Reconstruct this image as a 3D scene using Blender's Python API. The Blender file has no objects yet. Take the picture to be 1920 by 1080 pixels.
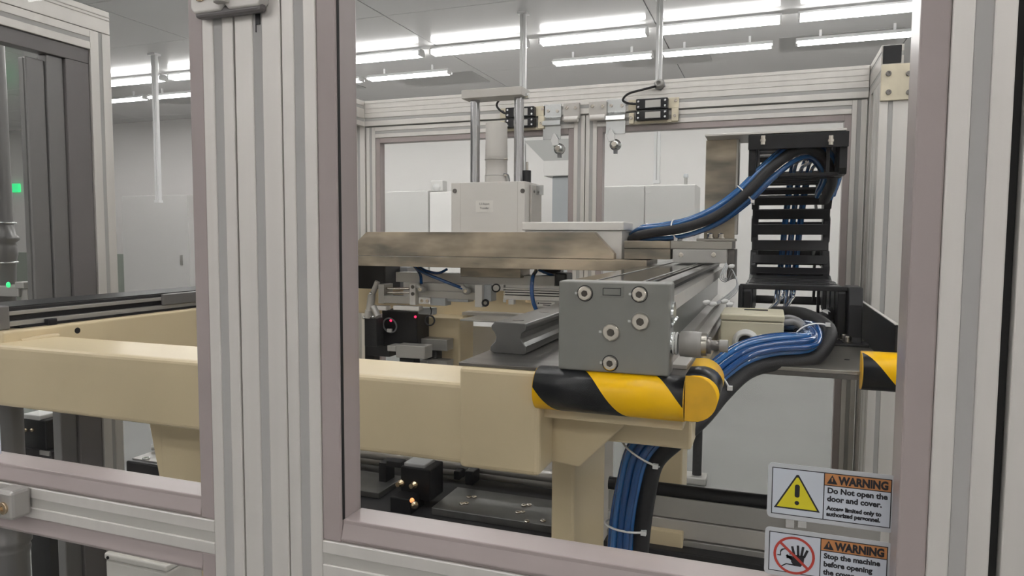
import bpy, math, random
from mathutils import Vector, Matrix
random.seed(4)
S = bpy.context.scene
COL = S.collection
# ------------------------------------------------------------------ camera
F, YAW, PIT, ROL, EYE = 1318.5, math.radians(20.15), math.radians(4.03), math.radians(-0.289), 1.5
cam_d = bpy.data.cameras.new('camera'); cam = bpy.data.objects.new('camera', cam_d); COL.objects.link(cam)
cam_d.sensor_width = 36.0; cam_d.lens = F / 1920 * 36.0; cam_d.clip_start = 0.02; cam_d.clip_end = 100
_f = Vector((-math.sin(YAW) * math.cos(PIT), math.cos(YAW) * math.cos(PIT), -math.sin(PIT)))
_r = Vector((math.cos(YAW), math.sin(YAW), 0)); _d = _f.cross(_r)
CR = _r * math.cos(ROL) + _d * math.sin(ROL); CD = -_r * math.sin(ROL) + _d * math.cos(ROL)
cam.matrix_world = Matrix(((CR.x, -CD.x, -_f.x, 0), (CR.y, -CD.y, -_f.y, 0), (CR.z, -CD.z, -_f.z, EYE), (0, 0, 0, 1)))
S.camera = cam
# ------------------------------------------------------------------ world, exposure
W = bpy.data.worlds.new('world'); S.world = W; W.use_nodes = True
W.node_tree.nodes['Background'].inputs[0].default_value = (0.9, 0.95, 1, 1)
W.node_tree.nodes['Background'].inputs[1].default_value = 0.05
S.view_settings.view_transform = 'Standard'; S.view_settings.look = 'None'
S.view_settings.gamma = 1; S.view_settings.use_curve_mapping = False
S.view_settings.exposure = -0.13
TUBE_POWER = 19.0

# ------------------------------------------------------------------ survey helpers: where a sight line of the survey meets a plane
def sight(px, py):
    return CR * ((px - 960) / F) + CD * ((py - 540) / F) + _f
def at(px, py, y=None, z=None, x=None):
    d = sight(px, py)
    t = y / d.y if y is not None else (z - EYE) / d.z if z is not None else x / d.x
    return Vector((0, 0, EYE)) + d * t
def X(px, py, y): return at(px, py, y).x
def Z(px, py, y): return at(px, py, y).z

# ------------------------------------------------------------------ materials
def mat(name, col, rough=0.5, metal=0.0, noise=0.0, nscale=40.0, bump=0.0, stretch=(1, 1, 1), spec=0.5, emit=0, coat=0, col2=None):
    m = bpy.data.materials.new(name); m.use_nodes = True
    nt = m.node_tree; b = nt.nodes['Principled BSDF']
    b.inputs['Base Color'].default_value = (*col, 1); b.inputs['Roughness'].default_value = rough
    b.inputs['Metallic'].default_value = metal; b.inputs['Specular IOR Level'].default_value = spec
    if coat: b.inputs['Coat Weight'].default_value = coat; b.inputs['Coat Roughness'].default_value = 0.08
    if emit:
        b.inputs['Emission Color'].default_value = (*col, 1); b.inputs['Emission Strength'].default_value = emit
    if noise or bump:
        tc = nt.nodes.new('ShaderNodeTexCoord'); mp = nt.nodes.new('ShaderNodeMapping'); n = nt.nodes.new('ShaderNodeTexNoise')
        mp.inputs['Scale'].default_value = stretch
        n.inputs['Scale'].default_value = nscale; n.inputs['Detail'].default_value = 5
        nt.links.new(tc.outputs['Object'], mp.inputs['Vector']); nt.links.new(mp.outputs[0], n.inputs['Vector'])
        if noise:
            r = nt.nodes.new('ShaderNodeValToRGB'); c2 = col2 or tuple(c * (1 - noise) for c in col)
            r.color_ramp.elements[0].position = 0.35; r.color_ramp.elements[1].position = 0.65
            r.color_ramp.elements[0].color = (*c2, 1)
            r.color_ramp.elements[1].color = (*[min(1, c * (1 + noise * .3)) for c in col], 1)
            nt.links.new(n.outputs[0], r.inputs[0]); nt.links.new(r.outputs[0], b.inputs['Base Color'])
        if bump:
            bp = nt.nodes.new('ShaderNodeBump'); bp.inputs['Strength'].default_value = bump; bp.inputs['Distance'].default_value = 0.001
            nt.links.new(n.outputs[0], bp.inputs['Height']); nt.links.new(bp.outputs[0], b.inputs['Normal'])
    return m
M = {}
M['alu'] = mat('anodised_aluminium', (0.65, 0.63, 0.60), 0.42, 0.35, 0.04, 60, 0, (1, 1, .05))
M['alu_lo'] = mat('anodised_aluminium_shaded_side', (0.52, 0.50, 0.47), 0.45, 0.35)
M['slot_rail'] = mat('grey_rail_slot_cover', (0.50, 0.49, 0.46), 0.42, 0.3)
M['slot'] = mat('grey_slot_cover', (0.38, 0.375, 0.365), 0.5)
M['gasket'] = mat('mauve_grey_gasket', (0.350, 0.302, 0.295), 0.28, 0, 0.06, 6)
M['gasket_shaded'] = mat('shaded_grey_gasket', (0.15, 0.14, 0.14), 0.3)  # darkened gasket tone, stands in for faces that get little light
M['stile_dark'] = mat('dark_grey_stile', (0.19, 0.185, 0.185), 0.3, 0.3)  # darkened for dim light on the side door; plain dark grey elsewhere
M['beige'] = mat('beige_machine_paint', (0.70, 0.585, 0.385), 0.32, 0, 0.05, 5, 0.05)
M['darksteel'] = mat('dark_ground_steel', (0.20, 0.19, 0.18), 0.28, 0.9, 0.25, 12, 0, (1, 6, 1))
M['railsteel'] = mat('dark_rail_steel', (0.17, 0.17, 0.168), 0.3, 0.75, 0.15, 30)
M['stainless'] = mat('brushed_stainless', (0.50, 0.42, 0.32), 0.38, 0.75, 0.3, 11, 0.0, (.6, 1, 1.7), col2=(.17, .155, .13))  # mottling in the colour imitates the uneven reflections on the beam
M['stainless2'] = mat('smooth_stainless', (0.43, 0.41, 0.37), 0.3, 0.9, 0.12, 8)
M['blockgrey'] = mat('grey_cast_end_block', (0.25, 0.25, 0.235), 0.42, 0.1, 0.03, 90)
M['steel'] = mat('bright_screw_steel', (0.62, 0.58, 0.52), 0.22, 1.0)
M['chrome'] = mat('hard_chrome', (0.58, 0.58, 0.60), 0.12, 1.0)
M['zinc'] = mat('zinc_plated_steel', (0.66, 0.68, 0.68), 0.22, 1.0)
M['socket'] = mat('shaded_hex_socket', (0.10, 0.09, 0.08), 0.35, 0.8)
M['mirror'] = mat('glossy_cover_strip', (0.36, 0.37, 0.355), 0.09, 0.95)
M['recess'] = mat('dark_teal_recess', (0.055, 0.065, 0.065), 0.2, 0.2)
M['midgrey'] = mat('mid_grey_plastic', (0.30, 0.29, 0.275), 0.4)
M['brass'] = mat('brass_fitting', (0.65, 0.52, 0.36), 0.25, 1.0)
M['ivory'] = mat('yellowish_plated_plate', (0.66, 0.60, 0.46), 0.42, 0.15, 0.14, 25)
M['black'] = mat('black_plastic', (0.008, 0.008, 0.010), 0.36, spec=0.35)
M['blackgap'] = mat('black_rubber_seal', (0.01, 0.01, 0.01), 0.7)
M['cable'] = mat('black_cable_sheath', (0.018, 0.018, 0.02), 0.5, spec=0.35)
M['greycable'] = mat('grey_cable_sheath', (0.22, 0.22, 0.23), 0.45)
M['blue'] = mat('blue_air_tube', (0.004, 0.06, 0.22), 0.10, 0, coat=0.8)
M['blue_light'] = mat('pale_blue_air_tube', (0.02, 0.12, 0.34), 0.10, 0, coat=0.8)
M['clear'] = mat('clear_grey_tube', (0.36, 0.37, 0.38), 0.15, 0, coat=0.4)
M['tie'] = mat('white_nylon_tie', (0.72, 0.72, 0.72), 0.4)
M['cream'] = mat('cream_plastic', (0.62, 0.58, 0.44), 0.42)
M['lightgrey'] = mat('light_grey_plastic', (0.66, 0.64, 0.61), 0.42)
M['warmgrey'] = mat('warm_grey_paint', (0.47, 0.45, 0.42), 0.45)
M['greyblock'] = mat('grey_machined_block', (0.42, 0.41, 0.39), 0.38, 0.5)
M['white'] = mat('white_plastic', (0.66, 0.66, 0.65), 0.35)
M['wall'] = mat('white_wall_panel', (0.82, 0.80, 0.785), 0.5, 0, 0.02, 0.6)
M['ceil'] = mat('grey_white_ceiling_panel', (0.74, 0.74, 0.735), 0.17, 0, 0.02, 0.5)
M['seam'] = mat('dark_ceiling_joint', (0.22, 0.22, 0.22), 0.6)
M['grille'] = mat('grey_filter_panel', (0.5, 0.5, 0.49), 0.6)
M['floor'] = mat('grey_epoxy_floor', (0.22, 0.225, 0.217), 0.22, 0, 0.06, 1.2)
M['dado'] = mat('green_grey_dado', (0.36, 0.40, 0.35), 0.5)
M['cab'] = mat('pale_grey_cabinet', (0.62, 0.61, 0.595), 0.4)
M['cab2'] = mat('blue_grey_cabinet', (0.40, 0.42, 0.435), 0.4)
M['tube'] = mat('lit_fluorescent_tube', (1.0, 0.978, 0.965), 0.4, emit=TUBE_POWER)
M['housing'] = mat('white_lamp_housing', (0.82, 0.82, 0.82), 0.4)
M['led_red'] = mat('red_led', (1, 0.03, 0.12), 0.4, emit=1.6)
M['led_green'] = mat('green_led', (0.05, 0.9, 0.3), 0.4, emit=0.8)
M['led_orange'] = mat('orange_led', (1, 0.35, 0.12), 0.4, emit=1.2)
M['decal'] = mat('pale_blue_white_decal', (0.52, 0.56, 0.62), 0.5)
M['decal_edge'] = mat('decal_border_grey', (0.46, 0.48, 0.50), 0.5)
M['ink'] = mat('black_print', (0.015, 0.015, 0.02), 0.6)
M['orange'] = mat('orange_print', (0.46, 0.20, 0.07), 0.6)
M['yellow'] = mat('yellow_print', (0.60, 0.53, 0.015), 0.6)
M['red'] = mat('red_print', (0.42, 0.045, 0.03), 0.6)
M['paper'] = mat('white_paper_label', (0.74, 0.72, 0.68), 0.6)
M['foam_y'] = mat('yellow_foam_core', (0.85, 0.47, 0.02), 0.5, 0, 0.12, 60)

def glass_mat(name, tint, base_fac):
    m = bpy.data.materials.new(name); m.use_nodes = True; nt = m.node_tree; nt.nodes.clear()
    o = nt.nodes.new('ShaderNodeOutputMaterial'); mx = nt.nodes.new('ShaderNodeMixShader')
    tr = nt.nodes.new('ShaderNodeBsdfTransparent'); gl = nt.nodes.new('ShaderNodeBsdfGlossy')
    tr.inputs[0].default_value = (*tint, 1); gl.inputs['Roughness'].default_value = 0.01
    lw = nt.nodes.new('ShaderNodeLayerWeight'); lw.inputs['Blend'].default_value = 0.5
    p = nt.nodes.new('ShaderNodeMath'); p.operation = 'POWER'; p.inputs[1].default_value = 5
    k = nt.nodes.new('ShaderNodeMath'); k.operation = 'MULTIPLY_ADD'; k.inputs[1].default_value = 0.6; k.inputs[2].default_value = base_fac
    nt.links.new(lw.outputs['Facing'], p.inputs[0]); nt.links.new(p.outputs[0], k.inputs[0]); nt.links.new(k.outputs[0], mx.inputs[0])
    nt.links.new(tr.outputs[0], mx.inputs[1]); nt.links.new(gl.outputs[0], mx.inputs[2]); nt.links.new(mx.outputs[0], o.inputs[0])
    return m
M['pane'] = glass_mat('clear_acrylic_pane', (0.975, 0.98, 0.975), 0.006)

def foam_mat(name, axis, k, period, offset, r):
    """yellow and black hazard bands wound round a D-shaped foam edge (object space: axis along the guard, arc round it)"""
    m = bpy.data.materials.new(name); m.use_nodes = True; nt = m.node_tree; b = nt.nodes['Principled BSDF']
    tc = nt.nodes.new('ShaderNodeTexCoord'); sp = nt.nodes.new('ShaderNodeSeparateXYZ'); nt.links.new(tc.outputs['Object'], sp.inputs[0])
    def mth(op, a, bb=None, c=None):
        n = nt.nodes.new('ShaderNodeMath'); n.operation = op
        for i, v in enumerate((a, bb, c)):
            if v is None: continue
            if isinstance(v, (int, float)): n.inputs[i].default_value = v
            else: nt.links.new(v, n.inputs[i])
        return n.outputs[0]
    along, out = (sp.outputs['X'], mth('MULTIPLY', sp.outputs['Y'], -1)) if axis == 'x' else (sp.outputs['Y'], sp.outputs['X'])
    ang = mth('ARCTAN2', sp.outputs['Z'], mth('ADD', out, 0.0006))
    s = mth('ADD', along, mth('MULTIPLY', ang, k * r))
    f = mth('FRACT', mth('MULTIPLY', mth('ADD', s, offset), 1 / period))
    g = mth('GREATER_THAN', f, 0.5)
    mx = nt.nodes.new('ShaderNodeMix'); mx.data_type = 'RGBA'
    nt.links.new(g, mx.inputs[0]); mx.inputs[6].default_value = (0.010, 0.011, 0.014, 1); mx.inputs[7].default_value = (1.0, 0.57, 0.0, 1); b.inputs['Specular IOR Level'].default_value = 0.35
    nt.links.new(mx.outputs[2], b.inputs['Base Color']); b.inputs['Roughness'].default_value = 0.3
    n = nt.nodes.new('ShaderNodeTexNoise'); n.inputs['Scale'].default_value = 90; bp = nt.nodes.new('ShaderNodeBump')
    bp.inputs['Strength'].default_value = 0.25; bp.inputs['Distance'].default_value = 0.002
    nt.links.new(tc.outputs['Object'], n.inputs['Vector']); nt.links.new(n.outputs[0], bp.inputs['Height']); nt.links.new(bp.outputs[0], b.inputs['Normal'])
    return m

# ------------------------------------------------------------------ mesh builder
class MB:
    def __init__(s): s.v, s.f, s.sm = [], [], []
    def add(s, vs, fs, smooth=False):
        o = len(s.v); s.v += [tuple(q) for q in vs]
        s.f += [tuple(i + o for i in f) for f in fs]; s.sm += [smooth] * len(fs); return s
    def box(s, x0, x1, y0, y1, z0, z1):
        x0, x1 = sorted((x0, x1)); y0, y1 = sorted((y0, y1)); z0, z1 = sorted((z0, z1))
        return s.add([(x0, y0, z0), (x1, y0, z0), (x1, y1, z0), (x0, y1, z0), (x0, y0, z1), (x1, y0, z1), (x1, y1, z1), (x0, y1, z1)],
                     [(0, 3, 2, 1), (4, 5, 6, 7), (0, 1, 5, 4), (1, 2, 6, 5), (2, 3, 7, 6), (3, 0, 4, 7)])
    def fbox(s, px0, py0, px1, py1, y, d):
        xm, ym = (px0 + px1) / 2, (py0 + py1) / 2
        return s.box(X(px0, ym, y), X(px1, ym, y), y, y + d, Z(xm, py1, y), Z(xm, py0, y))
    def prism(s, poly, axis, a0, a1):
        n = len(poly)
        def P(p, a): return {'x': (a, p[0], p[1]), 'y': (p[0], a, p[1]), 'z': (p[0], p[1], a)}[axis]
        ar = sum(poly[i][0] * poly[(i + 1) % n][1] - poly[(i + 1) % n][0] * poly[i][1] for i in range(n))
        if ar < 0: poly = poly[::-1]
        vs = [P(p, a0) for p in poly] + [P(p, a1) for p in poly]
        fs = [tuple(range(n))[::-1], tuple(range(n, 2 * n))] + [(i, (i + 1) % n, n + (i + 1) % n, n + i) for i in range(n)]
        if axis == 'y': fs = [f[::-1] for f in fs]
        return s.add(vs, fs)
    def cyl(s, p0, p1, r0, r1=None, n=20, caps=True):
        p0, p1 = Vector(p0), Vector(p1); r1 = r0 if r1 is None else r1
        w = (p1 - p0).normalized(); u = w.orthogonal().normalized(); v = w.cross(u)
        c = [(math.cos(2 * math.pi * i / n), math.sin(2 * math.pi * i / n)) for i in range(n)]
        s.add([p0 + (u * a + v * b) * r0 for a, b in c] + [p1 + (u * a + v * b) * r1 for a, b in c],
              [(i, (i + 1) % n, n + (i + 1) % n, n + i) for i in range(n)], True)
        if caps:
            s.add([p0 + (u * a + v * b) * r0 for a, b in c], [tuple(range(n))[::-1]])
            s.add([p1 + (u * a + v * b) * r1 for a, b in c], [tuple(range(n))])
        return s
    def lathe(s, p0, axis, prof, n=24):
        """prof: (distance along axis, radius)"""
        p0 = Vector(p0); w = Vector(axis).normalized(); u = w.orthogonal().normalized(); v = w.cross(u); m = len(prof)
        vs = [p0 + w * h + (u * math.cos(2 * math.pi * i / n) + v * math.sin(2 * math.pi * i / n)) * r for h, r in prof for i in range(n)]
        fs = [(j * n + i, j * n + (i + 1) % n, (j + 1) * n + (i + 1) % n, (j + 1) * n + i) for j in range(m - 1) for i in range(n)]
        s.add(vs, fs, True)
        for j, rev in ((0, True), (m - 1, False)):
            if prof[j][1] > 1e-6:
                k = tuple(range(n)); s.add(vs[j * n:(j + 1) * n], [k[::-1] if rev else k])
        return s
    def tube(s, pts, r, n=10, steps=8, closed=False):
        pts = [Vector(p) for p in pts]; q = []
        if closed:
            q = pts
        else:
            e = [pts[0] * 2 - pts[1]] + pts + [pts[-1] * 2 - pts[-2]]
            for i in range(1, len(e) - 2):
                a, b, c, d = e[i - 1:i + 3]
                for k in range(steps):
                    t = k / steps
                    q.append(0.5 * ((2 * b) + (c - a) * t + (2 * a - 5 * b + 4 * c - d) * t * t + (3 * b - a - 3 * c + d) * t ** 3))
            q.append(pts[-1])
        m = len(q); u = None; vs = []
        for i in range(m):
            w = (q[(i + 1) % m] - q[i - 1]) if closed else (q[min(i + 1, m - 1)] - q[max(i - 1, 0)])
            w.normalize()
            u = w.orthogonal().normalized() if u is None else (u - w * u.dot(w)).normalized()
            v = w.cross(u)
            vs += [q[i] + (u * math.cos(2 * math.pi * k / n) + v * math.sin(2 * math.pi * k / n)) * r for k in range(n)]
        rows = m if closed else m - 1
        s.add(vs, [(j * n + i, j * n + (i + 1) % n, ((j + 1) % m) * n + (i + 1) % n, ((j + 1) % m) * n + i) for j in range(rows) for i in range(n)], True)
        if not closed:
            s.add(vs[:n], [tuple(range(n))[::-1]]); s.add(vs[-n:], [tuple(range(n))])
        return s
    def ring(s, c, axis, R, r, n=22, m=8):
        c = Vector(c); w = Vector(axis).normalized(); u = w.orthogonal().normalized(); v = w.cross(u)
        return s.tube([c + (u * math.cos(2 * math.pi * i / n) + v * math.sin(2 * math.pi * i / n)) * R for i in range(n)], r, m, closed=True)
    def screw(s, c, axis, r, h, sock=0.48, deep=0.6):
        """socket head: chamfered cylinder with a hexagonal recess"""
        c = Vector(c); w = Vector(axis).normalized(); u = w.orthogonal().normalized(); v = w.cross(u); n = 24
        def ringp(rad, hh): return [c + w * hh + (u * math.cos(2 * math.pi * i / n) + v * math.sin(2 * math.pi * i / n)) * rad for i in range(n)]
        def hexp(hh):
            o = []
            for i in range(n):
                a = 2 * math.pi * i / n; rel = (a % (math.pi / 3)) - math.pi / 6
                rad = r * sock * math.cos(math.pi / 6) / math.cos(rel)
                o.append(c + w * hh + (u * math.cos(a) + v * math.sin(a)) * rad)
            return o
        rows = ringp(r, 0) + ringp(r, h * .82) + ringp(r * .88, h) + hexp(h) + hexp(h * (1 - deep))
        s.add(rows, [(j * n + i, j * n + (i + 1) % n, (j + 1) * n + (i + 1) % n, (j + 1) * n + i) for j in range(4) for i in range(n)])
        s.add(rows[4 * n:], [tuple(range(n))]); return s

ORG = {}
def link(name, me, m, parent=None):
    o = bpy.data.objects.new(name, me); COL.objects.link(o)
    if m is not None: me.materials.append(m)
    if parent is not None: o.parent = parent
    return o
def build(name, mb, m, parent=None, bevel=0.0, seg=2, org=None, label=None, kind=None):
    if isinstance(m, str): m = M[m]
    o0 = ORG[parent.name] if parent is not None else Vector(org) if org is not None else Vector((0, 0, 0))
    me = bpy.data.meshes.new(name)
    me.from_pydata([(a - o0.x, b - o0.y, c - o0.z) for a, b, c in mb.v], [], mb.f)
    me.polygons.foreach_set('use_smooth', mb.sm); me.update()
    o = link(name, me, m, parent)
    if parent is None: o.location = o0
    ORG[o.name] = o0
    if bevel:
        b = o.modifiers.new('edge', 'BEVEL'); b.width = bevel; b.segments = seg; b.limit_method = 'ANGLE'; b.angle_limit = math.radians(40)
        b.harden_normals = False
    if label: o['label'] = label
    if kind: o['kind'] = kind
    return o
def tag(o, label, cat, group=None):
    o['label'] = label; o['category'] = cat
    if group: o['group'] = group
    return o
def thing(name, label, cat, loc, group=None):
    o = bpy.data.objects.new(name, None); COL.objects.link(o); o.location = loc; o.empty_display_size = 0.02
    ORG[o.name] = Vector(loc); return tag(o, label, cat, group)
def copy_tree(o, parent=None, loc=None):
    c = o.copy(); COL.objects.link(c); ORG[c.name] = ORG[o.name]
    if parent is not None: c.parent = parent; c.matrix_parent_inverse = o.matrix_parent_inverse
    if loc is not None: c.location = loc; ORG[c.name] = Vector(loc)
    for ch in list(o.children): copy_tree(ch, c)
    return c
def text(name, body, size, loc, parent, m='ink', bold=0.0, xs=1.0, align='LEFT', spacing=1.0):
    """printed lettering: a flat text facing the front (-Y)"""
    cu = bpy.data.curves.new(name, 'FONT'); cu.body = body; cu.size = size; cu.offset = bold; cu.align_x = align; cu.space_line = spacing
    cu.extrude = 0.00004; cu.resolution_u = 3; cu.materials.append(M[m])
    tmp = bpy.data.objects.new(name, cu); COL.objects.link(tmp); bpy.context.view_layer.update()
    me = bpy.data.meshes.new_from_object(tmp.evaluated_get(bpy.context.evaluated_depsgraph_get()))
    bpy.data.objects.remove(tmp); bpy.data.curves.remove(cu)
    o = bpy.data.objects.new(name, me); COL.objects.link(o); o.parent = parent
    o.rotation_euler = (math.pi / 2, 0, 0); o.scale = (xs, 1, 1)
    o.location = Vector(loc) - ORG[parent.name]; ORG[o.name] = ORG[parent.name]; return o

def slotted(u0, u1, v0, v1, pu, pv, w=0.0082, dp=0.004):
    """cross-section of slotted aluminium profile; pu/pv = lists of slot centres along u faces / v faces"""
    h = w / 2; P = []
    P.append((u0, v0))
    for c in sorted(pu): P += [(c - h, v0), (c - h, v0 + dp), (c + h, v0 + dp), (c + h, v0)]
    P.append((u1, v0))
    for c in sorted(pv): P += [(u1, c - h), (u1 - dp, c - h), (u1 - dp, c + h), (u1, c + h)]
    P.append((u1, v1))
    for c in sorted(pu, reverse=True): P += [(c + h, v1), (c + h, v1 - dp), (c - h, v1 - dp), (c - h, v1)]
    P.append((u0, v1))
    for c in sorted(pv, reverse=True): P += [(u0, c + h), (u0 + dp, c + h), (u0 + dp, c - h), (u0, c - h)]
    return P
def profile(name, axis, a0, a1, u, v, parent, pitch=None, m='alu', cover=True, bevel=0.0009, nu=None, nv=None, cm='slot'):
    """slotted profile along an axis; u, v are the spans of the two other axes in x, y, z order; covers sit in the slots"""
    du, dv = u[1] - u[0], v[1] - v[0]
    nu = max(1, round(du / 0.042)) if nu is None else nu; nv = max(1, round(dv / 0.042)) if nv is None else nv
    pu = [u[0] + du * (i + .5) / nu for i in range(nu)]; pv = [v[0] + dv * (i + .5) / nv for i in range(nv)]
    o = build(name, MB().prism(slotted(u[0], u[1], v[0], v[1], pu, pv), axis, a0, a1), m, parent, bevel)
    if cover:
        h = 0.0040; dp = 0.0042; rec = 0.0009
        def bx(uu0, uu1, vv0, vv1):
            mb = MB()
            if axis == 'z': mb.box(uu0, uu1, vv0, vv1, a0, a1)
            elif axis == 'x': mb.box(a0, a1, uu0, uu1, vv0, vv1)
            else: mb.box(uu0, uu1, a0, a1, vv0, vv1)
            build('slot_cover', mb, cm, o)
        for c in pu: bx(c - h, c + h, v[0] + rec, v[0] + dp); bx(c - h, c + h, v[1] - dp, v[1] - rec)
        for c in pv: bx(u[0] + rec, u[0] + dp, c - h, c + h); bx(u[1] - dp, u[1] - rec, c - h, c + h)
    return o

# ------------------------------------------------------------------ the room
CEIL, XL, XR, YB, YF = 3.72, -17.0, 7.5, 10.5, -5.0
build('floor', MB().box(XL, XR, YF, YB, -0.1, 0), 'floor', kind='structure')
c_ = build('ceiling', MB().box(XL, XR, YF, YB, CEIL + 0.012, CEIL + 0.1), 'seam', kind='structure')
build('wall_back', MB().box(XL, XR, YB, YB + 0.1, 0, CEIL), 'wall', kind='structure')
build('wall_front', MB().box(XL, XR, YF - 0.1, YF, 0, CEIL), 'wall', kind='structure')
build('wall_left', MB().box(XL - 0.1, XL, YF, YB, 0, CEIL), 'wall', kind='structure')
build('wall_right', MB().box(XR, XR + 0.1, YF, YB, 0, CEIL), 'wall', kind='structure')
build('trim_1', MB().box(XL, -11.6, YB - 0.015, YB, 0, 1.15), 'dado', kind='structure')
build('baseboard_back', MB().box(-11.6, XR, YB - 0.02, YB, 0, 0.1), 'cab', kind='structure')
# ceiling panels, one by one, with open joints
PXW, PYW = 2.52, 1.26
x = -3.70 - PXW * 6; panel_me = None
FILTERS = {(0, 4), (1, 7), (3, 7), (-1, 5)}
ix = -6
while x < XR:
    y, iy = YF, 0
    while y < YB - 0.2:
        x0, x1, y0, y1 = max(x, XL) + .006, min(x + PXW, XR) - .006, y + .004, min(y + PYW, YB) - .004
        if x1 - x0 > 0.1:
            build('ceiling_panel', MB().box(x0, x1, y0, y1, CEIL, CEIL + 0.012), 'ceil', c_)
        y += PYW; iy += 1
    x += PXW; ix += 1
for (x0, x1, y0, y1) in ((-2.45, -1.2, 5.55, 6.2), (-1.85, -0.75, 8.5, 9.25), (0.02, 1.25, 8.45, 9.1), (-6.9, -5.7, 8.6, 9.2), (-5.0, -3.8, 8.75, 9.4), (-4.9, -4.0, 5.6, 6.2), (-9.5, -8.3, 8.7, 9.3)):
    mb = MB().box(x0, x1, y0, y1, CEIL - 0.006, CEIL)
    g = build('filter_panel', mb, 'grille', c_, label='darker grey ceiling filter panel')
# fluorescent fixtures: housing + two tubes each
TZ = 3.60
proto = thing('fluorescent_light', 'x', 'light', (0, 0, CEIL), 'fluorescent lights under the ceiling')
build('lamp_housing', MB().prism([(-.03, TZ + .05), (.03, TZ + .05), (.098, TZ + .002), (.094, TZ), (.06, TZ + .025), (-.06, TZ + .025), (-.094, TZ), (-.098, TZ + .002)], 'x', -.59, .59), 'housing', proto)
for s in (-.35, .35): build('hanger', MB().box(s - .012, s + .012, -.012, .012, TZ + .05, CEIL), 'housing', proto)
for s in (-1, 1):
    build('tube', MB().cyl((-.57, s * .046, TZ), (.57, s * .046, TZ), .019, n=12), 'tube', proto)
for s in (-.58, .58): build('lamp_holder', MB().box(s - .01, s + .01, -.06, .06, TZ - .016, TZ + .03), 'housing', proto)
TA = 3.640
batten = thing('fluorescent_light', 'x', 'light', (0, 0, CEIL), 'fluorescent lights under the ceiling')
build('lamp_housing', MB().prism([(-.045, CEIL - .02), (.045, CEIL - .02), (.062, TA + .035), (.05, TA + .024), (-.05, TA + .024), (-.062, TA + .035)], 'x', -.59, .59), 'housing', batten)
for s in (-1, 1): build('tube', MB().cyl((-.57, s * .052, TA), (.57, s * .052, TA), .018, n=12), 'tube', batten)
for s in (-.58, .58): build('lamp_holder', MB().box(s - .01, s + .01, -.068, .068, TA - .02, TA + .03), 'housing', batten)
used_b = False
used = False
def light_b(x, y, label):
    global used_b
    o = batten if not used_b else copy_tree(batten)
    used_b = True; o.location = (x, y, CEIL); o['label'] = label
def light(x, y, label):
    global used
    o = proto if not used else copy_tree(proto)
    used = True; o.location = (x, y, CEIL); o['label'] = label
rowA = [s * 1.4 + .57 for s in (-6.31, -5.39, -4.47, -3.55, -2.634, -1.707, -0.794, 0.135)]
namA = ['half hidden behind the left post', 'second from the far left post', 'behind the centre post', 'behind the mauve gasket of the right door',
        'with the bluish halo', 'between the two hanging poles', 'right of the pole above the cable gland', 'nearest the right door stile']
for xx, nm in zip(rowA, namA): light_b(xx * 1.019, 7.52, 'twin tube light of the nearer ceiling row, ' + nm)
rowB = [s * 1.4 + .57 for s in (-7.25, -6.34, -5.45, -4.54, -3.614, -1.783, -0.857, 0.15)]
namB = ['crossing the left frame post', 'seen beside the left door gasket', 'behind the centre post', 'peeping past the mauve gasket',
        'alone left of the ceiling seam', 'left of the pole above the gland', 'right of the pole above the gland', 'above the black capped rail end']
for xx, nm in zip(rowB, namB): light(xx, 8.28, 'twin tube light of the farther ceiling row, ' + nm)
ORD = ['first', 'second', 'third', 'fourth', 'fifth', 'sixth', 'seventh', 'eighth', 'ninth', 'tenth']
for yy, rn in ((4.5, 'the row nearest the two visible rows'), (3.6, 'the row over the rear doors'), (0.9, 'the row over the machine'), (0.0, 'the row over the front doors'), (-2.7, 'the row over the aisle'), (-3.6, 'the row along the front wall')):
    for k in range(-5, 5):
        light(k * 1.7 - .6, yy, 'twin tube light of ' + rn + ', ' + ORD[k + 5] + ' from the left wall')
for (xx, yy), nm in zip(((-14.5, 7.38), (-12.5, 7.38), (-10.9, 8.28), (-13, 8.28), (3.1, 7.38), (3.1, 8.28), (5, 7.38)), ('at the left end of the nearer row', 'second in the nearer row from the left wall', 'second in the farther row from the left wall', 'at the left end of the farther row', 'in the nearer row past the right post', 'at the right end of the farther row', 'at the right end of the nearer row')):
    light(xx, yy, 'twin tube ceiling light ' + nm)
# hanging utility poles
for px, yy, w, lab, z0 in ((981, 6.7, .030, 'thin white ceiling pole above the two guide rods', 2.2), (1236, 6.7, .028, 'thin white ceiling pole above the cable gland and far cabinet', 2.05), (289, 6.7, .035, 'thin white ceiling pole seen through the left door', 1.95)):
    xx = X(px, 100, yy)
    t = thing('ceiling_pole', lab, 'pole', (xx, yy, z0), 'poles hanging from the ceiling')
    zz = z0 - 0.0
    for a, b in ((xx - w, xx - .004), (xx + .004, xx + w)): build('pole', MB().box(a, b, yy - .02, yy + .02, zz, CEIL), 'housing', t, .002)
    build('end_plate', MB().box(xx - w * 1.6, xx + w * 1.6, yy - .05, yy + .05, CEIL - .02, CEIL), 'housing', t)
    build('end_plate', MB().box(xx - w * 1.1, xx + w * 1.1, yy - .03, yy + .03, zz - .03, zz), 'housing', t)

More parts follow.
